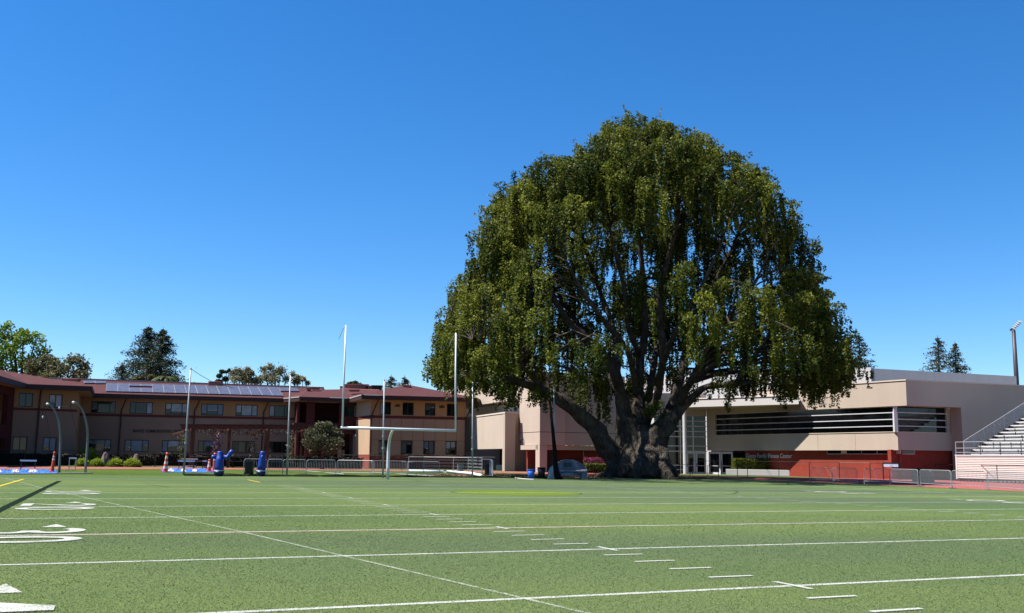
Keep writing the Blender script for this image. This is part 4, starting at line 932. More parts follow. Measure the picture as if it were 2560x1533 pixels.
lf_con = leafmat('blue_green_needle', (.022, .034, .020), (.085, .105, .055), .15)
lf_con2 = leafmat('rusty_conifer_needle', (.03, .04, .018), (.13, .12, .05), .15)
bg_tree('broadleaf_tree', 40, 805, 1150, 150, 190, lf_bright, 'bright green leafy tree rising highest behind the left end of the school roof', 5200, .55, sil=[(-70, 850, 48), (-40, 830, 26), (-20, 812, 14), (-30, 850, 34), (0, 880, 34), (30, 845, 26), (55, 850, 24), (75, 880, 24), (40, 905, 30), (95, 905, 20), (-30, 905, 36), (10, 925, 34), (60, 930, 28), (-60, 910, 40), (20, 835, 16), (-5, 960, 40), (60, 975, 40)])
bg_tree('broadleaf_tree', 120, 880, 1150, 140, 120, lf_olive, 'brownish olive tree in front of the bright green tree behind the left roof', 3600, .42, sil=[(-28, 915, 22), (-5, 900, 20), (15, 915, 22), (30, 930, 20), (-10, 935, 28), (-38, 935, 18), (10, 950, 30)])
bg_tree('broadleaf_tree', 187, 895, 1150, 145, 90, lf_pale, 'sparse grey green tree at the right of the leafy group behind the left roof', 2300, .42, sil=[(-12, 905, 13), (5, 900, 12), (18, 915, 12), (-20, 925, 14), (10, 930, 15), (28, 938, 9), (-5, 945, 16), (20, 950, 12)])
def conifer(name, px, ytop, D, wpx, leaf, label, zlo=7., n=9000, tiers=34, drop=.25, group=None, size=.4, lean=0.):
    base = at(px, 1150, D); base.z = 0; top = at(px, ytop, D).z; R = wpx*D/FPX/2
    t = thing(name, tuple(base), label, 'conifer', group); C = []; V = []; q = MB()
    q.tube([base, base+Vector((lean, 0, top*.5)), base+Vector((lean, 0, top))], [.35, .22, .03], 7)
    for i in range(tiers*5):
        u = (i+.5)/(tiers*5); z = zlo+(top-zlo-.5)*u; L = R*(1-u)**.8*rng.uniform(.55, 1.1)+.25; a = rng.uniform(0, 6.28)
        d = np.array([math.cos(a), math.sin(a), 0]); k_ = max(10, int(n/(tiers*5)*(L/R+.15)*1.6)); tt = rng.uniform(.1, 1, k_)
        sp = .08*L+.12
        P = np.array([base.x+lean*min(1, u*2), base.y, z])+d*(tt*L)[:, None]+np.array([0, 0, 1])*(.10*L*tt-drop*L*tt*tt)[:, None]+rng.normal(0, 1, (k_, 3))*np.array([sp, sp, sp*.5])
        C.append(P); V.append(np.full(k_, rng.uniform(0, .8))+(tt-.5)*.4)
        e = Vector((base.x+d[0]*L, base.y+d[1]*L, z-.1*L)); q.tube([Vector((base.x, base.y, z)), e], [.06, .01], 4, cap=False)
    lmesh('crown', np.concatenate(C), size, leaf, t, base, np.concatenate(V), asp=.3, stuff=True); q.build('trunk', m_bark, t, base); return t
conifer('cedar_tree', 352, 812, 165, 330, lf_con, 'tall broad cedar with layered branches behind the solar panels', n=16000, size=.5)
conifer('cedar_tree', 388, 817, 160, 250, lf_con, 'second cedar top just right of the tall broad cedar', n=12000, size=.5)
conifer('cedar_tree', 290, 905, 158, 200, lf_con2, 'low feathery conifer left of the tall cedar above the roof', n=4000, size=.4)
# palm and bushes just behind the ridge
base = at(412, 1150, 136); base.z = 0
palm = thing('palm_tree', tuple(base), 'palm with arching fronds peeking over the roof in front of the cedars', 'palm'); ctr = at(412, 951, 136)
q = MB(); q.tube([base, ctr], [.4, .3], 8); q.build('trunk', m_bark, palm, base)
lf_palm = leafmat('palm_leaf', (.05, .07, .015), (.16, .18, .04), .25)
for i in range(22):
    a = i*2.4; L = 2.8; q = MB(); up = .9-.5*rng.uniform(0, 1); d = Vector((math.cos(a), math.sin(a), 0)); sd_ = Vector((-d.y, d.x, 0)); prev = None
    for j in range(9):
        t_ = j/8; p = ctr+d*L*t_*math.cos(up*.8)+Vector((0, 0, L*(t_*up*1.0-t_*t_*.9))); w_ = .34*math.sin(math.pi*(t_*.85+.12))
        cur = (p+sd_*w_-Vector((0, 0, w_*.4)), p, p-sd_*w_-Vector((0, 0, w_*.4)))
        if prev: q.poly([prev[0], cur[0], cur[1], prev[1]]); q.poly([prev[1], cur[1], cur[2], prev[2]])
        prev = cur
    q.build('frond', lf_palm, palm, base)
bg_tree('roadside_tree', 375, 930, 1150, 138, 60, lf_olive, 'yellow green bushy tree top beside the palm over the roof', 1500, .35, sil=[(-22, 947, 10), (-40, 950, 8), (0, 943, 9), (62, 948, 9), (30, 950, 8)])
bg_tree('dark_bent_tree', 555, 918, 1150, 150, 40, lf_dark, 'dark leaning treetop just right of the first net pole above the roof', 1100, .35, sil=[(-10, 955, 9), (-6, 940, 7), (2, 930, 7), (12, 930, 5), (18, 925, 4), (10, 948, 8)])
for px, sil, lab in ((595, [(-12, 935, 9), (0, 930, 9), (12, 938, 9), (-4, 950, 11), (14, 952, 9)], 'brown tinged budding tree over the middle of the long roof'),
                     (622, [(-4, 925, 6), (6, 935, 7), (0, 950, 9), (14, 955, 8)], 'thin pale budding tree with upright twigs over the long roof'),
                     (680, [(-22, 925, 9), (-6, 920, 9), (8, 932, 10), (24, 930, 10), (-14, 945, 12), (8, 952, 12), (34, 950, 9), (-34, 952, 9)], 'largest pale budding tree with mixed green behind the second net pole'),
                     (745, [(-14, 937, 6), (0, 945, 6), (14, 950, 6), (-6, 955, 9), (22, 958, 5)], 'small sparse budding tree right of the second net pole')):
    bg_tree('budding_tree', px, 920, 1150, 150, 60, lf_pale, lab, 1500 if px != 680 else 2600, .33, sil=sil, group='budding trees behind the long roof')
bg_tree('round_dark_tree', 882, 955, 1150, 150, 50, lf_dark, 'small round dark tree behind the salmon roof boxes', 1500, .35, sil=[(-18, 968, 8), (-6, 962, 9), (6, 960, 9), (15, 963, 8), (0, 975, 12)])
conifer('redwood_tree', 972, 936, 160, 150, lf_con2, 'left of two small conifers behind the right wing roof', n=2500, size=.4)
conifer('redwood_tree', 1005, 938, 160, 190, lf_con2, 'right of two small conifers behind the right wing roof', n=3000, size=.4)
conifer('pine_tree', 2157, 832, 150, 200, lf_con, 'dark conifer just right of the giant tree crown', n=5000, size=.5)
conifer('redwood_tree', 2357, 838, 155, 240, lf_con2, 'taller left redwood of the pair above the grey gym wall', n=5500, size=.45)
conifer('redwood_tree', 2400, 853, 155, 170, lf_con2, 'shorter right redwood of the pair above the grey gym wall', n=4500, size=.45)
tl = []
for i in range(60):
    a = math.radians(-80+160*i/59); r = 260; tl.append((r*math.sin(a)*1.0, r*math.cos(a), 0))
C = []
for x, y, z in tl:
    n_ = 260; g = rng.normal(size=(n_, 3)); C.append(np.array([x, y, 4])+g*np.array([6, 6, 2.2]))
tb_ = lmesh('distant_treeline', np.concatenate(C), 1.6, lf_dark, stuff=True)
# ================================================================== planting along the school
def bush(name, px, ytop, ybase, D, wpx, leaf, label, cat='shrub', n=900, size=.13, fl=None, group=None, b0=None, dome=True, blade=False):
    base = at(px, ybase, D) if b0 is None else b0
    base = Vector((base.x, base.y, 0)); top = at(px, ytop, D).z; R = wpx*D/FPX/2
    t = thing(name, tuple(base), label, cat, group)
    a = rng.uniform(0, 6.28, n); u = rng.uniform(0, 1, n); el = np.arcsin(u); rr = rng.uniform(.72, 1.03, n)
    if blade:      # spiky grass-like clump: arching blades
        P = np.stack([base.x+R*rr*np.cos(a)*np.cos(el), base.y+R*rr*np.sin(a)*np.cos(el), top*rr*np.sin(el)], 1)
        lmesh('foliage', P, size*2.2, leaf, t, base, np.clip(u*1.1, 0, 1), asp=.12, up=0, stuff=True)
    else:
        P = np.stack([base.x+R*rr*np.cos(a)*np.cos(el), base.y+R*rr*np.sin(a)*np.cos(el), top*rr*np.sin(el)], 1)+rng.normal(0, .05*R, (n, 3))
        lmesh('foliage', P, size, leaf, t, base, np.clip(u*.8+rng.normal(0, .2, n), 0, 1), stuff=True)
    q = MB()
    for i in range(5): q.tube([base, base+Vector((R*.5*math.cos(i*1.3), R*.5*math.sin(i*1.3), top*.7))], [.04, .02], 5)
    q.build('stems', m_bark, t, base); return t
lf_lime = leafmat('lime_leaf', (.10, .15, .015), (.32, .42, .04), .4)
bush('mounded_shrub', 218, 1118, 1158, 100, 62, lf_lime, 'large bright green mounded shrub behind the right curved pole', n=2600, size=.2)
for i, (px, w_, lab) in enumerate(((206, 34, 'lime green strappy plant under the large mounded shrub'), (241, 34, 'lime green strappy plant just right of the curved pole'), (288, 38, 'lime green strappy plant left of the middle fence post'), (330, 42, 'widest lime green strappy plant beside the brown shrub'))):
    bush('strappy_plant', px, 1147, 1166, 92, w_, lf_lime, lab, 'plant', 1000, .2, group='lime green plants behind the track fence', blade=True)
m_rock = mat('pinkish_boulder', (.20, .15, .14), .9, var=.25, vscale=2, bump=.6, bscale=6)
def rock(px, ytop, ybase, D, wpx, label, sq=1.):
    base = at(px, ybase, D); base.z = 0; q = MB(); H = at(px, ytop, D).z; R = wpx*D/FPX/2
    q.lathe(base, [(R*.95, -.1), (R*1.02, H*.25), (R*.8, H*.6), (R*.45, H*.9), (R*.1, H)], 9)
    o = q.build('boulder', m_rock, None, base); o.location = base; o.scale = (1, sq, 1)
    for v in o.data.vertices: v.co += Vector(rng.normal(0, .07*R, 3))
    return tag(o, label, 'boulder')
rock(262, 1131, 1163, 96, 24, 'tall pinkish boulder between the lime plants')
rock(340, 1134, 1150, 100, 16, 'small rounded boulder on top of the planting bank')
lf_brown = leafmat('brown_green_leaf', (.04, .035, .022), (.13, .09, .06), .2)
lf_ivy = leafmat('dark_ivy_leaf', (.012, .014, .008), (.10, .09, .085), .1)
# dark planted bank along the building foot
def bank(px0, px1, D0, D1, ytop, leaf, label, n, depth=1.6, size=.18, name='planted_bank'):
    A, B = at(px0, 1150, D0), at(px1, 1150, D1); A.z = B.z = 0; H = (at(px0, ytop, D0).z+at(px1, ytop, D1).z)/2
    t = thing(name, tuple((A+B)/2), label, 'planting'); 
    s_ = rng.uniform(0, 1, n); u = rng.uniform(0, 1, n)**.5
    P = np.array(A)[None]*(1-s_[:, None])+np.array(B)[None]*s_[:, None]; P[:, 2] = u*H*(.92+.08*np.sin(s_*40)); P[:, 1] += rng.uniform(-.2, depth, n)
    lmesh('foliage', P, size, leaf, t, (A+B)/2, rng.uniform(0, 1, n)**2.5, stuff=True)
    q = MB(); d = (B-A).normalized(); n_ = Vector((-d.y, d.x, 0))*depth
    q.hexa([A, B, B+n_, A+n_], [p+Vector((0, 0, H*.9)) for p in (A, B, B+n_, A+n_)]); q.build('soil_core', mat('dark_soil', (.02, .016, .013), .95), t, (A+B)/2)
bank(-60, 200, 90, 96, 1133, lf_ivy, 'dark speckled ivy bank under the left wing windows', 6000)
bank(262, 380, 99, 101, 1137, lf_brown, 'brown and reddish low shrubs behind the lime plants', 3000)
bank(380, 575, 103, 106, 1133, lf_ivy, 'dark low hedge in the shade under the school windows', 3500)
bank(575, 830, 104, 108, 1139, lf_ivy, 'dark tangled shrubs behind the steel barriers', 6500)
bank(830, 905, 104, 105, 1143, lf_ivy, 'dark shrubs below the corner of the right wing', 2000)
# small round tree
rt = bg_tree('round_street_tree', 806, 1053, 1165, 98, 100, leafmat('glossy_round_leaf', (.022, .03, .010), (.17, .18, .10), .2), 'small round clipped tree with glossy leaves in front of the porch', 6500, .2,
    sil=[(0, 1075, 24), (-25, 1085, 20), (25, 1082, 21), (-35, 1105, 18), (35, 1108, 20), (0, 1105, 28), (-18, 1122, 20), (20, 1122, 22), (40, 1090, 12), (-8, 1062, 12), (12, 1062, 12)])
# pink blossom shrub and post vines at pergola
bush('blossom_shrub', 541, 1078, 1150, 97, 28, leafmat('pink_blossom', (.10, .07, .09), (.62, .42, .52), .3), 'purple pink flowering shrub above the left tackling dummy', n=900, size=.16)
# pergola
m_wood = mat('redwood_stained_beam', (.115, .058, .042), .8, var=.2, vscale=3)
pb = at(585, 1150, 99); pb.z = 0
pg = thing('pergola', tuple(pb), 'long reddish wooden pergola with close rafters along the school wall', 'pergola')
PL0, PL1 = at(455, 1069, 96), at(770, 1070, 101); PB0, PB1 = at(440, 1069, 100), at(760, 1068, 105)
for a, b_ in ((PL0, PL1), (PB0+Vector((0, 1.5, 0)), PB1+Vector((0, 1.5, 0)))):
    q = MB(); q.beam(a, b_, .12, .3); q.build('long_beam', m_wood, pg, pb)
dL = PL1-PL0
for i in range(42):
    t_ = i/41; a = PL0+dL*t_+Vector((0, -.5, .24)); b_ = a+Vector((-.3, 5.6, .1)); q = MB(); q.beam(a, b_, .07, .2); q.build('rafter', m_wood, pg, pb)
for px, dz in ((480, 0), (571, 0), (668, 0), (765, 0)):
    t_ = (px-455)/315; a = PL0+dL*t_; q = MB(); q.beam(Vector((a.x, a.y, 0)), a+Vector((0, 0, -.1)), .22, .22); q.build('post', m_wood, pg, pb)
    c_ = a+Vector((-1.6, 5.2, 0)); q = MB(); q.beam(Vector((c_.x, c_.y, 0)), c_, .22, .22); q.build('post', m_wood, pg, pb)
    q = MB(); e1 = a+Vector((.15, -.6, -.2)); q.beam(e1, e1+Vector((-2.2, 1.0, -.5)), .2, .22); q.build('cross_beam', m_wood, pg, pb)
C = np.concatenate([np.stack([np.interp(rng.uniform(0, 1, 900), [0, 1], [PL0.x, PL1.x]), rng.uniform(PL0.y, PL0.y+5, 900)+2, PL0.z-rng.uniform(.05, .7, 900)**1.5], 1)])
lmesh('vine_leaves', C, .16, lf_ivy, pg, pb, stuff=True)
for px, y0, lf in ((456, 1085, lf_olive), (541, 1085, lf_ivy), (636, 1085, lf_ivy), (730, 1090, lf_olive)):
    n_ = 260; p = at(px, y0, 97); pz = rng.uniform(.6, p.z, n_); lmesh('climbing_vine', np.stack([p.x+rng.normal(0, .22, n_), p.y+rng.normal(0, .2, n_), pz], 1), .17, lf, pg, pb, stuff=True)
# ================================================================== turf fibres close to the camera (grain and ragged line edges)
def in_lines(X, Y, grow=0.):
    hit = np.zeros(len(X), bool)
    for x0, y0, x1, y1, h in LINES:
        dx, dy = x1-x0, y1-y0; L = math.hypot(dx, dy); dx /= L; dy /= L
        t_ = (X-x0)*dx+(Y-y0)*dy; n_ = np.abs(-(X-x0)*dy+(Y-y0)*dx); hit |= (t_ > -grow) & (t_ < L+grow) & (n_ < h+grow)
    return hit
for k_ in range(-12, 12):
    if k_ % 5: LINES.append((-.55, k_*YD, .11, k_*YD, .04))
    else: LINES.append((0, k_*YD-.33, 0, k_*YD+.33, .04))
NB = 340000; dd = 7.0*np.exp(rng.uniform(0, math.log(38/7.0), NB)); xx = rng.uniform(-.60, .60, NB)*dd
c_, s_ = math.cos(YAW), math.sin(YAW); FXn = xx*c_+dd*s_+FX0; FYn = -xx*s_+dd*c_+FY0
num = np.zeros(NB, bool)
for n in (0, 2, 4, 6): num |= (np.abs(FXn+8.85) < 1.15) & (np.abs(FYn-n*4.572-.4) < 2.4)
on = in_lines(FXn, FYn, .0)
idx = np.nonzero(num)[0]; px_, py_ = FXn[idx], FYn[idx]; dg_ = np.zeros(len(idx), bool)
for Q in DIGQ+[[(-8.74, n*4.572+1.85), (-8.30, n*4.572+1.85), (-8.52, n*4.572+2.6)] for n in (0, 2, 4, 6)]:
    sg = [(Q[(i+1) % len(Q)][0]-Q[i][0])*(py_-Q[i][1])-(Q[(i+1) % len(Q)][1]-Q[i][1])*(px_-Q[i][0]) for i in range(len(Q))]
    dg_ |= np.all([v >= 0 for v in sg], axis=0) | np.all([v <= 0 for v in sg], axis=0)
on[idx] |= dg_
keep = rng.uniform(0, 1, NB) < np.clip((40-dd)/16, 0, 1)
def fibres(name, sel, m, var, hgt):
    n = int(sel.sum()); x = xx[sel]; y = dd[sel]; x = x+rng.normal(0, .018, n)*(name != 'turf_fibres'); y = y+rng.normal(0, .018, n)*(name != 'turf_fibres')
    sc_ = np.clip(y/12, .8, 2.2); w = .0045*sc_*rng.uniform(.6, 1.4, n); h = hgt*rng.uniform(.5, 1.3, n)*np.clip((42-y)/20, .2, 1); a = rng.uniform(0, math.pi, n); tx_, ty_ = rng.normal(0, .014, n), rng.normal(0, .014, n)
    V = np.zeros((n, 3, 3)); V[:, 0] = np.stack([x-w*np.cos(a), y-w*np.sin(a), np.full(n, .002)], 1); V[:, 1] = np.stack([x+w*np.cos(a), y+w*np.sin(a), np.full(n, .002)], 1); V[:, 2] = np.stack([x+tx_, y+ty_, h], 1)
    me = bpy.data.meshes.new(name); me.vertices.add(n*3); me.vertices.foreach_set('co', V.ravel()); me.loops.add(n*3); me.loops.foreach_set('vertex_index', np.arange(n*3, dtype=np.int32))
    me.polygons.add(n); me.polygons.foreach_set('loop_start', np.arange(0, n*3, 3, dtype=np.int32)); me.polygons.foreach_set('loop_total', np.full(n, 3, dtype=np.int32))
    at_ = me.attributes.new('var', 'FLOAT', 'FACE'); at_.data.foreach_set('value', var(n).astype(np.float32)); me.materials.append(m); me.update()
    o = bpy.data.objects.new(name, me); COL.objects.link(o); o['kind'] = 'stuff'; return o
fibres('turf_fibres', keep & ~on, mat('turf_fibre', (.060, .092, .042), .8, attr=(.185, .21, .09), var=.1), lambda n: rng.uniform(0, 1, n)**1.5, .011)
fibres('white_line_fibres', keep & on, mat('white_turf_fibre', (.24, .25, .235), .8, attr=(.50, .51, .485), var=.05), lambda n: rng.uniform(0, 1, n), .012)
# ================================================================== goal post
m_gwhite = mat('goal_post_white', (.78, .80, .82), .35, 0, .5, var=.03)
gb = G(969, 1198.6); gp = thing('goal_post', tuple(gb), 'white gooseneck football goal post with two uprights and wind ribbons', 'goal post')
XC, YG = 8.13, 45.45; cl, crr = F(XC-3.6, YG, 3.07), F(XC+3.56, YG, 3.07)
q = MB(); q.tube([cl, crr], .078, 14); q.build('crossbar', m_gwhite, gp, gb, True)
for x in (XC-3.53, XC+3.53):
    q = MB(); a = F(x, YG, 3.05); lean = 0.06 if x > XC else .0
    q.tube([a, a+Vector((lean*-1.2, 0, 3)), a+Vector((lean*-2, 0, 6.1))], [.056, .052, .046], 12); q.build('upright', m_gwhite, gp, gb, True)
    t_ = a+Vector((lean*-2, 0, 6.1)); q = MB()
    P = [t_+Vector((-.02, 0, -.05)), t_+Vector((-.18, .02, -.2)), t_+Vector((-.30, .03, -.5)), t_+Vector((-.42, .02, -.85))]
    for i in range(3): q.poly([P[i], P[i]+Vector((.02, .1, 0)), P[i+1]+Vector((.02, .1, 0)), P[i+1]])
    q.build('wind_ribbon', m_gwhite, gp, gb)
q = MB(); pts = []
top_ = F(7.72, YG, 3.0)
for i in range(13):
    a = i/12; ang = a*math.pi/2; h_ = 1-math.cos(ang)
    pts.append(Vector((gb.x+(top_.x-gb.x)*h_, gb.y+(top_.y-gb.y)*h_, 1.7+(top_.z-1.7)*math.sin(ang))))
q.tube([Vector((gb.x, gb.y, 0)), Vector((gb.x, gb.y, .8))]+pts, [.10]*2+[.10-.035*i/12 for i in range(13)], 14); q.build('gooseneck', m_gwhite, gp, gb, True)
# ================================================================== net poles with the dropped net
for i, (px, yb, pxt, yt_, lab) in enumerate(((459, 1188, 477, 922, 'leftmost net pole beside the blue tarp'), (717, 1191, 726.5, 936, 'net pole in front of the school between pergola and round tree'), (957, 1195, 961, 950, 'net pole just left of the goal post neck'), (1181, 1195, 1182, 958, 'net pole right of the right wing'), (1387, 1197, 1384.5, 962, 'net pole beside the leaning trunk'))):
    b_ = G(px, yb); t_ = at(pxt, yt_, b_.y); o = thing('net_pole', tuple(b_), 'thin grey steel '+lab, 'pole', 'steel net poles behind the end line')
    q = MB(); q.tube([b_, b_.lerp(t_, .5), t_], [.062, .056, .045], 10); q.build('pole', m_galv, o, b_, True)
    q = MB(); m1 = b_.lerp(t_, .3); q.tube([m1-Vector((0, 0, .06)), m1+Vector((0, 0, .06))], .095, 10); m2 = b_.lerp(t_, .42); q.tube([m2-Vector((0, 0, .05)), m2+Vector((0, 0, .05))], .09, 10); q.build('clamp', m_galv, o, b_)
    q = MB(); q.tube([t_, t_+Vector((0, 0, .08))], [.07, .03], 10); q.build('pole_cap', m_galv, o, b_)
    if i == 0:
        q = MB(); q.tube([t_, t_+Vector((.35, 1, -.35)), t_+Vector((.9, 2.2, -.75)), t_+Vector((1.6, 4.5, -.95))], .018, 5); q.build('cable', m_black, o, b_)
m_net = mat('dark_netting', (.035, .04, .02), .95, var=.3, vscale=20)
q = MB(); pts = [F(-3.4, 55.3, .05)]+[F(x, 55.3-.9*(x+3)/25+rng.normal(0, .06), .05) for x in np.arange(-2.5, 23, .6)]
q.tube(pts, [.085+.05*math.sin(i*1.9)*math.sin(i*.37) for i in range(len(pts))], 6, wob=.15); c_ = F(10, 54.8); o = q.build('dropped_net', m_net, None, c_); o.location = c_
tag(o, 'long dark net lying dropped on the ground between the net poles', 'net')
# ================================================================== curved cage poles
for PP, lab, kk in (([(148, 1182), (151, 1110), (150, 1075), (146, 1050), (138, 1029), (128, 1015), (119, 1009)], 'left curved grey cage pole with a pulley at its tip', 0),
                ([(213, 1184), (219, 1110), (219, 1075), (213, 1045), (204, 1022), (194, 1010), (184, 1005)], 'right curved grey cage pole nearer the shrubs', 1)):
    b_ = G(*PP[0]); o = thing('curved_pole', tuple(b_), lab, 'pole', 'curved cage poles'); P = [b_]+[at(x, y, b_.y-.25*i) for i, (x, y) in enumerate(PP[1:])]
    q = MB(); S = smooth([tuple(p)+(.078-.004*i,) for i, p in enumerate(P)], 3); q.tube([s_[:3] for s_ in S], [s_[3] for s_ in S], 10); q.build('pole', mat('weathered_grey_steel', (.19, .2, .2), .6), o, b_, True)
    q = MB(); q.lathe(P[-1]+Vector((0, 0, -.02)), [(.02, -.1), (.09, -.07), (.10, 0), (.05, .07)], 10); q.build('tip_cap', m_whitef, o, b_)
    q = MB(); t_ = P[-1]; q.tube([t_, t_+Vector((-.25, 0, -.3)), t_+Vector((-.9, 0, -.35)) if kk else t_+Vector((-.3, 0, -.9))], .02, 5); q.tube([t_+Vector((-.2, 0, -.3)), t_+Vector((.4, 0, -2.2)), at(PP[1][0]-2, 1100, b_.y)], .014, 4); q.build('cable', m_black, o, b_)
    q = MB(); e = t_+(Vector((-.9, 0, -.4)) if kk else Vector((-.25, 0, -.9))); q.lathe(e, [(.02, -.1), (.055, -.04), (.055, .04), (.02, .08)], 8); q.build('pulley', m_whitef, o, b_)
# ================================================================== cones, dummies
m_orange = mat('orange_cone_rubber', (.85, .10, .03), .55, var=.06); m_ref = mat('reflective_white_band', (.75, .72, .66), .4, var=.05)
def cone(px, yb, yt_, label, wtop=.05, wb=.15, bands=((.62, .72), (.78, .86)), lean=0., base=.42):
    b_ = G(px, yb); H = at(px, yt_, b_.y).z; o = thing('traffic_cone', tuple(b_), label, 'cone', 'orange cones by the blue tarps')
    r = lambda t: wb+(wtop-wb)*t
    seq = [0]+[v for b2 in bands for v in b2]+[1]
    for i in range(len(seq)-1):
        q = MB(); z0, z1 = .05+(H-.05)*seq[i], .05+(H-.05)*seq[i+1]
        q.lathe(b_, [(r(seq[i]), z0+.001), (r(seq[i+1]), z1)], 16); q.build('band' if i % 2 else 'cone_body', m_ref if i % 2 else m_orange, o, b_, False)
    q = MB(); q.lathe(b_, [(wtop*1.3, H-.02), (wtop*1.5, H+.02), (wtop*.6, H+.09)], 12); q.build('knob', m_orange, o, b_)
    q = MB(); q.box(b_+Vector((0, 0, .025)), (base, base, .05)); q.build('base', m_orange, o, b_)
    if lean: o.rotation_euler.y = lean
    return o
cone(413, 1180.5, 1134, 'tall stacked orange cone at the left end of the right blue tarp', .07, .19, ((.16, .30), (.42, .56), (.72, .86)), lean=.04)
cone(522, 1179.5, 1151, 'short orange and white cone between the blue tarp and the left dummy', .06, .17, ((.38, .62), (.72, .9)))
cone(535, 1180, 1135, 'tall stacked orange cone against the left tackling dummy', .07, .13, ((.62, .82),), base=.3)
cone(130, 1180.5, 1132, 'tall orange marker cone at the end of the left blue tarp', .05, .13, ((.6, .7), (.76, .84)), lean=.05, base=.3)
m_blue = mat('royal_blue_vinyl', (.008, .045, .30), .45, 0, .3, var=.12, vscale=2); m_bluek = mat('dark_blue_vinyl', (.008, .02, .07), .4)
def dummy(px, yb, yt_, label, w=.42, lean=0., arm=False):
    b_ = G(px, yb); H = at(px, yt_, b_.y).z; o = thing('tackling_dummy', tuple(b_), label, 'tackling dummy', 'blue tackling dummies')
    q = MB(); q.lathe(b_, [(w*.62, 0), (w*.92, .08), (w, .2), (w*1.0, .34)], 24); q.build('weighted_base', m_bluek, o, b_, True)
    q = MB()
    if arm: prof = [(w*.95, .34), (w*.9, .6), (w*.78, 1.0), (w*.7, 1.2), (w*.62, 1.22), (w*.6, H-.05), (w*.5, H)]
    else: prof = [(w*.95, .34), (w*.86, .7), (w*.72, 1.2), (w*.58, H-.08), (w*.52, H)]
    q.lathe(b_, prof, 24); q.build('bag', m_blue, o, b_, True)
    q = MB(); q.lathe(b_, [(w*1.0, .34), (w*.97, .40)], 24); q.build('white_band', m_whitef, o, b_)
    if arm:
        q = MB(); q.tube([b_+Vector((.25, 0, 1.25)), b_+Vector((.5, .02, 1.2)), b_+Vector((.68, .03, 1.5)), b_+Vector((.78, .03, 1.66))], [.13, .15, .15, .13], 12); q.build('right_arm', m_blue, o, b_, True)
        q = MB(); q.tube([b_+Vector((-.25, 0, 1.2)), b_+Vector((-.42, 0, 1.22)), b_+Vector((-.48, 0, 1.32))], [.12, .13, .1], 10); q.build('left_arm', m_blue, o, b_, True)
    else:
        q = MB(); q.tube([b_+Vector((0, -w*.66, 1.28)), b_+Vector((.02, -w*.72, 1.36))], .03, 6); q.build('handle', m_whitef, o, b_)
    o.rotation_euler.y = lean; return o
dummy(547, 1191, 1128.5, 'blue tackling dummy with two stub arms left of the black bin', .32, 0, True)
dummy(651.5, 1191, 1128.5, 'plain tapered blue tackling dummy right of the black bin', .30, .05)
# dark lump behind the left dummy
def bin_(name, px, yb, yt_, wpx, m, label, lidm=None, taper=.82, sq=None, wheels=False, D=None, rim=True):
    b_ = G(px, yb); H = at(px, yt_, b_.y).z; w = wpx*b_.y/FPX/2; o = thing(name, tuple(b_), label, 'trash can')
    q = MB(); q.lathe(b_, [(w*taper, .04), (w*.98, H*.93)], 24 if not sq else 28, sq=sq); q.build('body', m, o, b_, not sq)
    if rim: q = MB(); q.lathe(b_, [(w*1.0, H*.92), (w*1.08, H*.93), (w*1.08, H), (w*.98, H)], 24 if not sq else 28, sq=sq); q.build('rim', lidm or m, o, b_)
    q = MB()
    for s_ in (-1, 1): q.box(b_+Vector((s_*w*1.05, 0, H*.78)), (.05, .16, .05))
    q.build('handles', m, o, b_)
    if wheels:
        for s_ in (-1, 1): q = MB(); q.tube([b_+Vector((s_*w*.9, -.1, .1)), b_+Vector((s_*w*1.02, -.1, .1))], .1, 12); q.build('wheel', m_black, o, b_)
    return o
m_bk = mat('black_bin_plastic', (.014, .014, .015), .45, var=.2); m_bluep = mat('blue_bin_plastic', (.02, .12, .52), .4, var=.08); m_gp = mat('grey_bin_plastic', (.16, .18, .20), .45)
bin_('trash_bin', 622.5, 1187, 1153, 22, m_bk, 'black wheeled trash bin behind the first steel barrier', sq=5, wheels=True)
bin_('recycling_bin', 751, 1168.5, 1150.5, 10, m_bluep, 'small blue recycling bin beside the pergola post', taper=.9)
bin_('trash_bin', 1151, 1183.5, 1157, 17, m_gp, 'grey trash bin with a dark bag inside the low chain link frame', lidm=m_bk, sq=5)
bin_('trash_bin', 1217.5, 1188.5, 1160, 13.5, m_bk, 'black trash bin beside the small folded gate', taper=.85, sq=4)
bin_('recycling_bin', 1327.5, 1199, 1173.5, 18.5, m_bluep, 'bright blue round bin in front of the building door')
bin_('trash_bin', 1353.5, 1196.5, 1168.5, 20, m_bk, 'black round trash bin beside the bright blue bin', taper=.78)
u_ = bin_('stone_litter_bin', 1342, 1178, 1158, 14, mat('pale_pebble_concrete', (.5, .44, .38), .9, bump=.4), 'pale stone litter bin with dark dome by the doors', lidm=m_bk, taper=.97)
bb_ = Vector(u_['_org']); q = MB(); q.lathe(bb_+Vector((0, 0, .75)), [(.32, .1), (.34, .3), (.25, .42), (.05, .48)], 16); q.build('dome_lid', m_bk, u_, bb_, True)
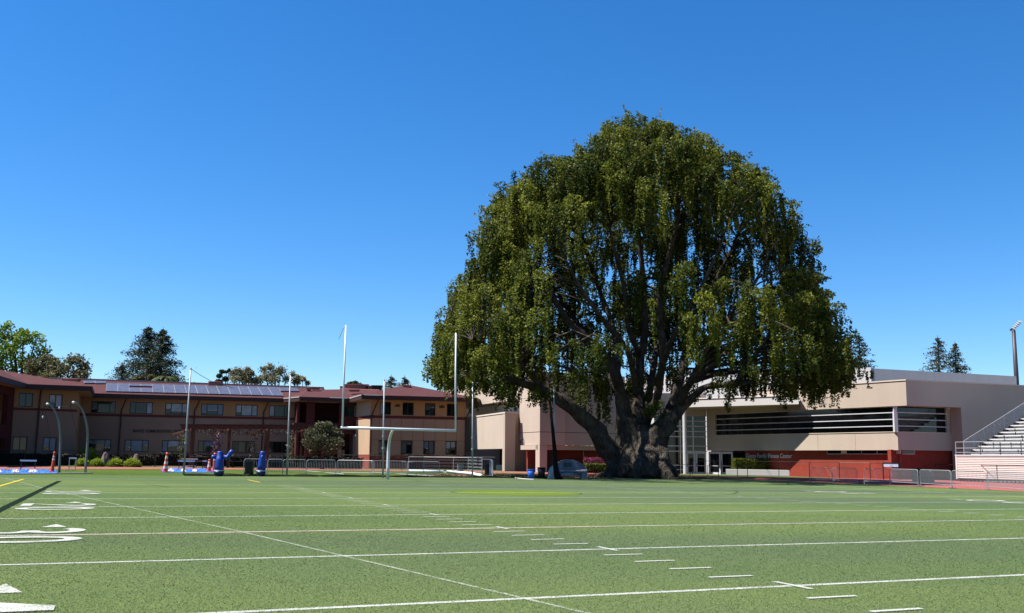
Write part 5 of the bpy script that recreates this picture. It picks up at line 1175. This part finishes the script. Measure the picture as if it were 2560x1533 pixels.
# ================================================================== hurdles, tarps
def hurdle(px, yb, yt_, wpx, label, Dadd=0, legm=m_black, feet=m_whitef):
    b_ = G(px, yb); H = at(px, yt_, b_.y).z; w = wpx*b_.y/FPX/2; o = thing('hurdle', tuple(b_), label, 'hurdle', 'track hurdles beside the blue tarps')
    q = MB(); q.box(b_+Vector((0, 0, H-.05)), (2*w, .03, .11)); q.build('top_board', m_whitef, o, b_)
    for s_ in (-1, 1):
        q = MB(); q.beam(b_+Vector((s_*w*.85, 0, .03)), b_+Vector((s_*w*.85, 0, H-.08)), .05, .05); q.build('upright', legm, o, b_)
        q = MB(); q.beam(b_+Vector((s_*w*.85, .02, .03)), b_+Vector((s_*w*.92, -.62, .03)), .05, .05); q.build('foot', feet, o, b_)
    q = MB(); q.beam(b_+Vector((-w*.85, 0, .25)), b_+Vector((w*.85, 0, .25)), .03, .03); q.build('cross_bar', feet, o, b_)
    return o
hurdle(69, 1178.5, 1150, 41, 'white topped hurdle standing on the left blue tarp')
hurdle(180, 1176.5, 1144, 19, 'faint thin hurdle between the two curved poles', legm=m_galv)
hurdle(465, 1175, 1151.5, 42, 'front white topped hurdle behind the leftmost net pole')
hurdle(473, 1171, 1146.5, 40, 'rear white topped hurdle behind the leftmost net pole')
hurdle(511, 1174, 1151.5, 12, 'narrow hurdle seen end on between the tarps and cones')
m_tarp = mat('blue_tarp', (.03, .16, .62), .45, var=.3, vscale=1.5); m_tarpw = mat('white_tarp', (.62, .66, .75), .5, var=.1)
def tarp(px0, px1, y0, y1, label, white):
    c = G((px0+px1)/2, (y0+y1)/2); o = thing('crumpled_tarp', tuple(c), label, 'tarp'); nx, ny = 46, 9
    for nm, mm, f0, f1, zz in [('sheet', m_tarp, 0, 1, 0)]+[('white_fold', m_tarpw, a, b2, .05) for a, b2 in white]:
        q = MB(); A = [G(px0+(px1-px0)*f, y1) for f in (f0, f1)]; B2 = [G(px0+(px1-px0)*f, y0) for f in (f0, f1)]
        if nm != 'sheet': A = [a.lerp(b, .05) for a, b in zip(A, B2)]; B2 = [a.lerp(b, .35) for a, b in zip(A, B2)]
        n0 = len(q.v)
        for i in range(nx+1):
            for j in range(ny+1):
                u, v = i/nx, j/ny; p = A[0].lerp(A[1], u).lerp(B2[0].lerp(B2[1], u), v); ed = min(1, 5*min(u, 1-u, v, 1-v)+.05)
                h = .6*ed*(.10+.10*math.sin(u*37+v*9)+.07*math.sin(u*83-v*23)+.05*rng.normal()); q.v.append((p.x+rng.normal(0, .04), p.y, max(.01, h)+zz))
        for i in range(nx):
            for j in range(ny): a = n0+i*(ny+1)+j; q.f.append((a, a+ny+1, a+ny+2, a+1))
        q.build(nm, mm, o, c)
tarp(-30, 140, 1175.5, 1183.5, 'crumpled blue and white tarp under the left hurdle', ((.05, .2), (.35, .45), (.6, .72)))
tarp(404, 532, 1174, 1181, 'crumpled blue tarp with white folds behind the leftmost net pole', ((.12, .24), (.38, .46), (.60, .68)))
q = MB(); a, b_ = G(-40, 1187), G(228, 1184); q.beam(a+Vector((0, 0, .03)), b_+Vector((0, 0, .03)), .25, .06); o = q.build('concrete_edging', mat('pale_concrete', (.5, .47, .43), .85, var=.08), None, a.lerp(b_, .5)); o.location = a.lerp(b_, .5); tag(o, 'low pale concrete kerb below the left blue tarp', 'kerb')
m_conc = mat('pale_concrete', (.5, .47, .43))
# ================================================================== steel barriers
def barrier(pa, pb_, ya, yb, label, h=1.1, short=False):
    a, b_ = G(pa, ya), G(pb_, yb); d = b_-a; L = d.length; d.normalize(); o = thing('crowd_barrier', tuple(a), label, 'barrier', 'steel crowd barriers round the track')
    up = Vector((0, 0, 1)); R = .16
    P = [a+up*.0, a+up*(h-R)]+[a+d*(R-R*math.cos(t_))+up*(h-R+R*math.sin(t_)) for t_ in (.4, .8, 1.2)]+[a+d*R+up*h, b_-d*R+up*h]+[b_-d*(R-R*math.sin(t_))+up*(h-R+R*math.cos(t_)) for t_ in (.4, .8, 1.2)]+[b_+up*(h-R), b_]
    q = MB(); q.tube(P, .021, 7); q.build('frame', m_galv, o, a)
    q = MB(); q.tube([a+up*.22, b_+up*.22], .018, 6); q.build('bottom_rail', m_galv, o, a)
    n = max(3, int(L/.115)); bar = None
    for i in range(1, n):
        if bar is None:
            q = MB(); q.tube([Vector((0, 0, 0)), up*(h-.24)], .0095, 4, cap=False); bar = q.build('bar', m_galv, o)
            b0 = bar
        else: b0 = bar.copy(); COL.objects.link(b0); b0.parent = o
        b0.location = d*(L*i/n)+up*.23
    nr = Vector((-d.y, d.x, 0))
    for e in (a, b_):
        q = MB(); q.beam(e+nr*.3+up*.03, e-nr*.3+up*.03, .04, .02); q.build('foot', m_galv, o, a)
BR = [(608.5, 667, 1187, 1187.5, 'steel barrier in front of the black wheeled bin'), (669, 706, 1187, 1187.5, 'short end of the steel barrier right of the plain blue dummy'), (707, 764, 1187.5, 1188, 'steel barrier beside the small blue recycling bin'),
      (766, 838, 1188, 1188.5, 'steel barrier in front of the round clipped tree'), (842, 934, 1188.5, 1190.5, 'steel barrier left of the goal post neck'), (927, 1017, 1191, 1191.5, 'steel barrier behind the goal post neck'), (1019, 1098, 1191.5, 1192.5, 'steel barrier right of the goal post neck'),
      (2025.5, 2078, 1207, 1208, 'leftmost barrier of the right row, beside the white planter wall'), (2081.5, 2143, 1208, 1210, 'second barrier from the left in the right row, before the brick wall'), (2161, 2224, 1211, 1212.5, 'barrier of the right row in front of the notice board'),
      (2226, 2296, 1212.5, 1217, 'barrier of the right row just right of the notice board'), (2301, 2378, 1217, 1222, 'barrier of the right row before the bleacher corner'), (2381, 2467, 1221, 1225.5, 'barrier of the right row in front of the bleacher siding'), (2470, 2575, 1226, 1235, 'rightmost barrier cut by the frame edge')]
for r in BR: barrier(*r)
# ================================================================== chain link fences along the track
def fence(P, label, posts=None, h=1.5, r=.035, rail=True, mm=m_black, mid=False, name='track_fence'):
    pts = [G(x, y) for x, y in P]; o = thing(name, tuple(pts[0]), label, 'fence')
    for p in pts:
        q = MB(); q.tube([p, p+Vector((0, 0, h))], r, 7); q.build('post', mm, o, pts[0])
    q = MB(); q.tube([p+Vector((0, 0, h)) for p in pts], r*.7, 6); q.build('top_rail', mm, o, pts[0])
    if mid: q = MB(); q.tube([p+Vector((0, 0, .1)) for p in pts], r*.5, 5); q.build('bottom_rail', mm, o, pts[0])
    return o
fence([(-60, 1166.5), (60, 1167), (138, 1167.5), (222, 1167.5), (306, 1168), (387, 1168), (470, 1168.5), (555, 1168.5), (640, 1169), (735, 1169)], 'low black pipe fence along the far side of the track before the school')
fence([(855, 1171), (946, 1172.5), (1092, 1174.5), (1237, 1177.5)], 'low black pipe fence before the right wing', h=1.5)
fence([(1276, 1177.5), (1351, 1178.5), (1503, 1181)], 'low black pipe fence before the building door', h=1.5)
fence([(1868, 1187.5), (1875, 1188), (1947.5, 1191), (2024, 1193.5), (2099, 1196), (2176, 1198), (2254, 1199.5)], 'low black pipe fence before the brick wall', h=1.5)
fence([(2340, 1200), (2413, 1203), (2494, 1208), (2590, 1213)], 'low black pipe fence before the bleacher siding', h=1.45)
for P, lab in (([(1699, 1188.5), (1725.5, 1189)], 'first low black handrail by the white column'), ([(1769.5, 1190), (1796, 1190.5)], 'second low black handrail before the entrance doors'), ([(1731, 1186), (1804, 1187)], 'taller black rail posts before the doors'), ([(1843.5, 1191), (1869, 1191.5)], 'third low black handrail before the clipped hedge')):
    fence(P, lab, h=1.05 if 'low' in lab else 1.45, name='handrail')
# chain link frame (silver) with mesh panel
fr0 = [G(1021, 1182), G(1059, 1182.5), G(1133, 1184), G(1170, 1185), G(1205, 1189)]
o = thing('chain_link_panel', tuple(fr0[0]), 'silver framed chain link panel standing behind the white pipe', 'fence'); H = 1.42
for p in fr0: q = MB(); q.tube([p, p+Vector((0, 0, H))], .03, 7); q.build('post', m_galv, o, fr0[0])
q = MB(); q.tube([p+Vector((0, 0, H)) for p in fr0], .03, 6); q.build('top_rail', m_galv, o, fr0[0])
q = MB()
for a, b_ in zip(fr0, fr0[1:]):
    L = (b_-a).length; n = int(L/.14); d = (b_-a)/max(n, 1)
    for i in range(n):
        for sgn in (1, -1):
            s_ = a+d*i; 
            z = 0
            while z < H-.14:
                x0, x1 = (s_, s_+d) if sgn > 0 else (s_+d, s_); q.beam(x0+Vector((0, 0, z)), x1+Vector((0, 0, z+.14)), .006, .006); z += .28
w_ = q.build('wire_mesh', m_galv, o, fr0[0])
q = MB(); q.box(G(1190, 1186)+Vector((0, 1.5, .75)), (2.2, .04, 1.1)); 
# small folded gate + bench table
g0, g1 = G(1224, 1190), G(1232, 1193.5); o = thing('folded_gate', tuple(g0), 'narrow grey barred gate seen almost edge on beside the black bin', 'gate')
q = MB(); q.tube([g0, g0+Vector((0, 0, 1.35)), g1+Vector((0, 0, 1.2)), g1], .03, 6); q.build('frame', m_galv, o, g0)
for i in range(1, 9): p = g0.lerp(g1, i/9); q = MB(); q.tube([p+Vector((0, 0, .05)), p+Vector((0, 0, 1.28))], .018, 4); q.build('bar', m_galv, o, g0)
def bench(px, yb, wpx, h, label, mm=m_whitef, legm=m_black, dep=.7, name='bench', cat='bench'):
    b_ = G(px, yb); w = wpx*b_.y/FPX/2; o = thing(name, tuple(b_), label, cat)
    q = MB(); q.box(b_+Vector((0, 0, h-.03)), (2*w, dep*.45, .06)); q.build('seat', mm, o, b_)
    for s_ in (-1, 1): q = MB(); q.beam(b_+Vector((s_*w*.8, 0, 0)), b_+Vector((s_*w*.8, 0, h-.06)), .06, .06); q.build('leg', legm, o, b_)
    return o
bench(1017, 1179, 29, .95, 'small pale topped stand behind the barrier right of the goal neck', name='stand', cat='stand')
bench(1216, 1178, 26, 1.3, 'pale board on dark legs behind the black bin', name='stand', cat='stand')
def picnic(px, yb, wpx, label):
    b_ = G(px, yb); w = wpx*b_.y/FPX/2; o = thing('picnic_table', tuple(b_), label, 'table', 'picnic tables under the pergola'); mm = mat('weathered_table_top', (.12, .11, .10), .8, var=.1)
    q = MB(); q.box(b_+Vector((0, 0, 1.1)), (2*w, .9, .08)); q.build('tabletop', mm, o, b_)
    for s_ in (-1, 1):
        q = MB(); q.box(b_+Vector((0, s_*.8, .65)), (2*w, .3, .07)); q.build('bench', mm, o, b_)
        q = MB(); q.beam(b_+Vector((s_*w*.7, 0, 0)), b_+Vector((s_*w*.7, 0, 1.06)), .1, .5); q.build('leg', m_black, o, b_)
picnic(498, 1169.5, 40, 'picnic table behind the white topped hurdles'); picnic(596, 1169, 42, 'picnic table behind the left tackling dummy'); picnic(690, 1169, 34, 'picnic table behind the barriers near the second net pole'); picnic(862, 1171, 34, 'picnic table right of the round clipped tree')
# white pipe lying on the lawn
P = [G(1020, 1180.5), G(1095, 1182.5), G(1118, 1182.5), G(1180, 1188), G(1203, 1194)]; o_ = P[2]
q = MB(); q.tube([p+Vector((0, 0, .13)) for p in P], .12, 10); pp = q.build('white_pipe', m_gwhite, None, o_, True); pp.location = o_; tag(pp, 'long bent white pipe lying on the lawn right of the goal post', 'pipe')
for a, b_, lab in (((930, 1181), (1085, 1190.5), 'thin white line painted on the grass behind the goal post'), ((764, 1177.5), (860, 1186), 'short white line on the grass before the round tree'), ((1237, 1184), (1265, 1183.5), 'short white board lying near the black bin')):
    a, b_ = G(*a), G(*b_); q = MB(); q.beam(a+Vector((0, 0, .02)), b_+Vector((0, 0, .02)), .07, .03); pp = q.build('white_batten', m_whitef, None, a); pp.location = a; tag(pp, lab, 'batten')
# planter, flowers, hedge, low wall
def block(name, A, B2, z1, m, label, cat, depth=1.2, bevel=.02):
    a, b_ = G(*A), G(*B2); d = (b_-a).normalized(); n = Vector((-d.y, d.x, 0))*depth; q = MB(); q.hexa([a, b_, b_+n, a+n], [p+Vector((0, 0, z1)) for p in (a, b_, b_+n, a+n)]); o = q.build(name, m, None, a, bevel=bevel); o.location = a; return tag(o, label, cat)
block('planter', (1462, 1179.5), (1525, 1180), .55, m_conc, 'pale concrete planter with pink flowers left of the trunk', 'planter', 2)
block('low_wall', (1815, 1187.5), (2024, 1191.5), .62, mat('white_painted_wall', (.72, .69, .66), .8, var=.04), 'low white wall below the clipped hedge before the entrance', 'wall', .5)
block('utility_box', (1240, 1175.5), (1256, 1176), .62, m_conc, 'white concrete block at the edge of the dark opening', 'block', .6)
def boxhedge(px0, px1, yb, yt_, D, depth, leaf, label, n, size, cat='hedge', name='hedge', zlo=0):
    a, b_ = at(px0, yb, D), at(px1, yb, D); H = at((px0+px1)/2, yt_, D).z; a.z = b_.z = 0; c = a.lerp(b_, .5); o = thing(name, tuple(c), label, cat)
    w = (b_-a).length; u = rng.uniform(0, 1, n); P = np.empty((n, 3)); f = rng.integers(0, 4, n)
    X = rng.uniform(-w/2, w/2, n); Y = rng.uniform(0, depth, n); Z = rng.uniform(zlo, H, n)
    X = np.where(f == 2, np.where(rng.uniform(size=n) < .5, -w/2, w/2), X); Y = np.where(f == 0, 0, Y); Z = np.where(f == 1, H, Z)
    P[:, 0] = c.x+X; P[:, 1] = c.y+Y; P[:, 2] = Z; P += rng.normal(0, .035, (n, 3))
    lmesh('foliage', P, size, leaf, o, c, rng.uniform(0, 1, n), stuff=True)
    q = MB(); q.box(c+Vector((0, depth/2, (H+zlo)/2)), (w-.2, depth-.2, H-zlo-.16)); q.build('inner_twigs', mat('dark_twigs', (.02, .022, .01), .95), o, c)
    return o
boxhedge(1838, 1923, 1186, 1148, 101, 1.6, leafmat('boxwood_leaf', (.05, .065, .010), (.17, .19, .02), .3), 'square clipped green hedge in front of the fitness center lettering', 5200, .14)
boxhedge(1465, 1524, 1180, 1160, 94.8, 1.2, leafmat('low_green_leaf', (.05, .08, .012), (.14, .19, .03), .3), 'low green hedge in the planter under the pink flowers', 1500, .12)
c = at(1493, 1155, 96.3); fl = thing('flower_bush', (c.x, c.y, 0), 'magenta pink flowering bush in the planter left of the trunk', 'flowers')
n_ = 1500; lmesh('foliage', np.stack([c.x+rng.uniform(-1.4, 1.3, n_), c.y+rng.uniform(-.3, .7, n_), .9+rng.uniform(0, 1, n_)**.8*.75], 1), .13, leafmat('magenta_petal', (.06, .035, .03), (.36, .05, .16), .3), fl, Vector((c.x, c.y, 0)), stuff=True)
q = MB(); [q.tube([(c.x+x, c.y, .3), (c.x+x*1.1, c.y, 1.3)], .03, 5) for x in (-1, -.3, .4, 1)]; q.build('stems', m_bark, fl, Vector((c.x, c.y, 0)))
# memorial stone bench
mb = G(1435, 1198); mo = thing('memorial_bench', tuple(mb), 'grey blue rounded stone memorial with a dark plaque and curved bench', 'monument'); m_st = mat('blue_grey_granite', (.17, .185, .22), .7, var=.12, vscale=5, bump=.2)
w = mb.y/FPX
def sp(px, py, dy=0): p = at(px, py, mb.y+dy); return p
out = [(1391, 1172), (1391, 1162), (1397, 1155), (1406, 1150.5), (1418, 1148.5), (1432, 1149), (1444, 1153), (1455, 1160), (1460, 1168), (1467, 1169), (1468, 1198), (1455, 1198), (1452, 1192), (1446, 1186), (1430, 1182), (1412, 1182), (1398, 1187), (1393, 1194), (1391, 1196)]
q = MB(); fr_ = [sp(x, y, 1.6) for x, y in out]; bk_ = [sp(x, y, 1.6)+Vector((0, .8, 0)) for x, y in out]; n = len(out)
q.poly(list(reversed(fr_))); q.poly(bk_)
for i in range(n): q.poly([fr_[i], fr_[(i+1) % n], bk_[(i+1) % n], bk_[i]])
q.build('stone', m_st, mo, mb)
q = MB(); a, b_ = sp(1410, 1167, 1.55), sp(1429.5, 1156.5, 1.55); q.box((a+b_)/2, (abs(b_.x-a.x), .05, abs(b_.z-a.z))); q.build('plaque', mat('dark_bronze', (.03, .05, .06), .4), mo, mb)
q = MB(); a, b_ = sp(1390, 1178), sp(1467, 1178.5); q.beam(a+Vector((0, .5, 0)), b_+Vector((0, .5, 0)), 1.0, .14); q.build('bench_slab', m_st, mo, mb, bevel=.03)
q = MB(); a, b_ = sp(1461, 1190), sp(1461, 1190); q.box(Vector((a.x, a.y+.5, .35)), (.45, .9, .7)); q.build('bench_end', m_st, mo, mb, bevel=.03)
q = MB(); a = G(1420, 1190); q.lathe(a, [(1.05, 0), (1.0, .12), (.6, .26), (.1, .3)], 20); o = q.build('pale_stone', m_conc, None, a); o.location = a; o.scale = (1, .4, 1); tag(o, 'low pale curved stone under the memorial bench', 'stone')
# leaning dark trunk with a pale stone
a = G(1396, 1199); t_ = at(1373, 985, a.y+.5); lt = thing('leaning_trunk', tuple(a), 'slender dark leaning trunk propping the giant tree next to a net pole', 'trunk')
S = smooth([tuple(at(x, y, a.y+.2*i))+(r,) for i, (x, y, r) in enumerate(((1398, 1200, .30), (1390, 1175, .20), (1387, 1130, .15), (1383, 1085, .12), (1378, 1040, .10), (1374, 1000, .08), (1372, 980, .05)))], 4)
q = MB(); q.tube([s_[:3] for s_ in S], [s_[3] for s_ in S], 10, wob=.08); q.build('trunk', mat('blackish_bark', (.014, .012, .011), .95, bump=.5), lt, a, True)
q = MB(); c = G(1379, 1197); q.lathe(c, [(.36, 0), (.33, .45), (.24, .75), (.05, .95)], 9); o = q.build('upright_stone', m_conc, None, c, False); o.location = c; o.rotation_euler.y = .12; tag(o, 'upright pale stone leaning at the foot of the slender dark trunk', 'stone')
for v in o.data.vertices: v.co += Vector(rng.normal(0, .04, 3))
# dirt and kerb under the giant tree
m_dirt = mat('bare_dirt_mulch', (.115, .07, .05), .95, var=.25, vscale=2.5, col2=(.19, .13, .10), fine=(25, .4), bump=.5)
q = MB(); P = [(24.5+1.0*0+13.5*math.cos(a)*(1+.08*math.sin(3*a))+4, 62.2+7.4*math.sin(a)) for a in np.linspace(0, 2*math.pi, 40, endpoint=False)]
dirt = q; q.poly([F(x, max(y, 54.6), .004) for x, y in P]); dirt = struct(q.build('dirt_bed', m_dirt))
q = MB(); pts = [G(1276, 1189), G(1279, 1192.5), G(1291, 1196), G(1310, 1198.5), G(1335, 1199.8)]; S = smooth([tuple(p)+(.1,) for p in pts], 4); q.tube([Vector(s_[:3])+Vector((0, 0, .02)) for s_ in S], .045, 6); o = q.build('curved_kerb', m_conc, None, pts[2]); o.location = pts[2]; tag(o, 'thin curved pale kerb left of the bright blue bin', 'kerb')
n_ = 5000; a_ = rng.uniform(0, 6.28, n_); r_ = rng.uniform(0, 1, n_)**.6; LP2 = np.array([tuple(F(28+14*r_[i]*math.cos(a_[i]), max(54.7, 61+8*r_[i]*math.sin(a_[i])), .02)) for i in range(n_)])
lmesh('fallen_leaves', LP2, .12, leafmat('dry_leaf', (.10, .06, .03), (.22, .14, .08), .1), stuff=True)
# ================================================================== notice board, wall sign
nb0, nb1 = G(2209, 1199), G(2248, 1200); nb = thing('notice_board', tuple(nb0), 'black framed notice board with blue and white poster before the brick wall', 'sign'); 
for p in (nb0, nb1): q = MB(); q.beam(p, p+Vector((0, 0, 1.5)), .09, .09); q.build('post', m_black, nb, nb0)
q = MB(); q.beam(nb0+Vector((0, 0, 1.52)), nb1+Vector((0, 0, 1.52)), .1, .1); q.build('top_frame', m_black, nb, nb0)
q = MB(); q.beam(nb0+Vector((0, 0, .25)), nb1+Vector((0, 0, .25)), .05, .05); q.build('bottom_frame', m_black, nb, nb0)
m_pb = mat('poster_blue_white', (.25, .36, .60), .5, col2=(.7, .75, .85), vscale=2.2)
q = MB(); q.beam(nb0.lerp(nb1, .03)+Vector((0, -.02, 1.32)), nb0.lerp(nb1, .97)+Vector((0, -.02, 1.32)), .03, .30); q.build('poster', m_pb, nb, nb0)
pp_ = G(2297, 1205); dk = thing('equipment_crate', tuple(pp_+Vector((.0, 3, 0))), 'dark storage box with a white strip against the shaded brick wall', 'box'); 
b_ = pp_+Vector((0, 3, 0)); e_ = G(2370, 1208)+Vector((0, 3, 0)); q = MB(); q.beam(b_.lerp(e_, .45)+Vector((0, 0, .55)), e_+Vector((0, 0, .55)), .7, 1.1); q.build('body', m_bk, dk, b_)
q = MB(); q.beam(b_.lerp(e_, .58)+Vector((0, -.42, .95)), b_.lerp(e_, .92)+Vector((0, -.42, .95)), .03, .12); q.build('white_strip', m_whitef, dk, b_)
# ================================================================== bleachers
bl0 = Vector((39.9, 84, 0)); du = Vector((.386, -.923, 0)); dv = Vector((.923, .386, 0)); bl = thing('bleachers', tuple(bl0), 'aluminium grandstand with cream horizontal siding at the right edge', 'grandstand')
m_sid = mat('cream_siding', (.72, .62, .58), .6, var=.04); LB = 16.0; ZP = 2.35; up = Vector((0, 0, 1))
def bq(name, m, u0, u1, v0, v1, z0, z1):
    q = MB(); c4 = [bl0+du*u+dv*v for u, v in ((u0, v0), (u1, v0), (u1, v1), (u0, v1))]; c4 = [c4[0], c4[3], c4[2], c4[1]] if du.cross(dv).z < 0 else c4
    q.hexa([p+up*z0 for p in c4], [p+up*z1 for p in c4]); return q.build(name, m, bl, bl0)
nsl = 13
for i in range(nsl):
    z0 = .28+(ZP-.36)*i/nsl; z1 = .28+(ZP-.36)*(i+1)/nsl
    q = MB(); hgt = z1-z0
    pr = [(0.0, z0), (-.06, z0+.02), (-.06, z0+hgt*.62), (0.0, z0+hgt*.85), (0, z1)]
    for (v0, a0), (v1, a1) in zip(pr, pr[1:]): q.poly([bl0+du*.12+dv*v0+up*a0, bl0+du*LB+dv*v0+up*a0, bl0+du*LB+dv*v1+up*a1, bl0+du*.12+dv*v1+up*a1])
    q.build('siding_board', m_sid, bl, bl0)
bq('backing', mat('siding_shadow', (.18, .15, .13), .9), .1, LB, .02, .1, .2, ZP-.05)
bq('corner_trim', m_sid, -.02, .12, -.08, .12, .2, ZP); bq('top_trim', m_alu, -.05, LB, -.1, 1.25, ZP-.1, ZP)
bq('end_panel', m_sid, 0, .1, .1, 12.2, .2, ZP-.1)
q = MB()
for i in range(40): u = .3+i*.4; p = bl0+du*u; q.beam(p, p+up*.22, .06, .06)
q.build('support_posts', m_black, bl, bl0)
for i in range(13):
    v = 1.25+.70*i; z = ZP+.10+.33*i
    bq('foot_plank', m_alu, .5, LB, v, v+.30, z-.06, z); bq('riser', m_alu, .5, LB, v+.64, v+.66, z+.04, z+.30)
    bq('seat_plank', m_alu, .35, LB, v+.38, v+.64, z+.36, z+.40); bq('seat_plank', m_alu, .5, LB, v+.36, v+.39, z+.30, z+.40)
    for j in range(9): u = 1.4+j*1.8+(i % 2)*.6; bq('seat_bracket', m_black, u, u+.05, v+.30, v+.36, z+.02, z+.36)
    bq('end_cap', m_black, .18, .48, v+.35, v+.62, z+.02, z+.3)
def rail(a, b_, r=.028): q = MB(); q.tube([a, b_], r, 6); return q
pf = lambda u, v, z: bl0+du*u+dv*v+up*z
for j, u in enumerate((.0, 2.6, 4.6, 6.6, 8.6, 10.6, 12.6, 14.6)): rail(pf(u, .0, ZP-.02), pf(u, 0, ZP+1.12), .035).build('rail_post', m_galv if j == 0 else m_black, bl, bl0)
for z in (1.12, .58, .2): rail(pf(0, 0, ZP+z), pf(LB, 0, ZP+z)).build('front_rail', m_galv, bl, bl0)
for k_ in range(7):
    z = ZP+.15+.18*k_; rail(pf(.08, .9, z), pf(.08, 10.2, z+.47*9.3)).build('side_rail', m_galv, bl, bl0)
for i in range(8): v = .9+i*1.32; z = ZP+.05+.47*(v-.9); rail(pf(.08, v, z-.2), pf(.08, v, z+1.22), .035).build('side_rail_post', m_galv, bl, bl0)
# ================================================================== stadium light pole
lp = at(2541, 945, 128); lb = Vector((lp.x, lp.y, 0)); lo = thing('stadium_light_pole', tuple(lb), 'tall dark stadium light pole rising behind the gym at the far right', 'light pole')
tt = at(2534, 826, 128); q = MB(); q.tube([lb, Vector((lp.x, lp.y, lp.z)), tt], [.34, .3, .24], 12); q.build('pole', mat('dark_bronze_pole', (.05, .04, .05), .5), lo, lb, True)
e0, e1 = at(2531, 826, 128), at(2549, 807, 128); q = MB(); q.beam(e0+Vector((-.3, 0, 0)), e1, .25, .2); q.build('cross_arm', mat('dark_bronze_pole', (.05, .04, .05)), lo, lb)
for i in range(5):
    c = e0.lerp(e1, .1+i*.21)+Vector((0, -.2, .12)); q = MB(); q.lathe(c, [(.1, -.2), (.26, .05), (.28, .1), (.05, .12)], 10, rot=Matrix.Rotation(.7, 3, 'X')); q.build('lamp_head', m_galv, lo, lb)
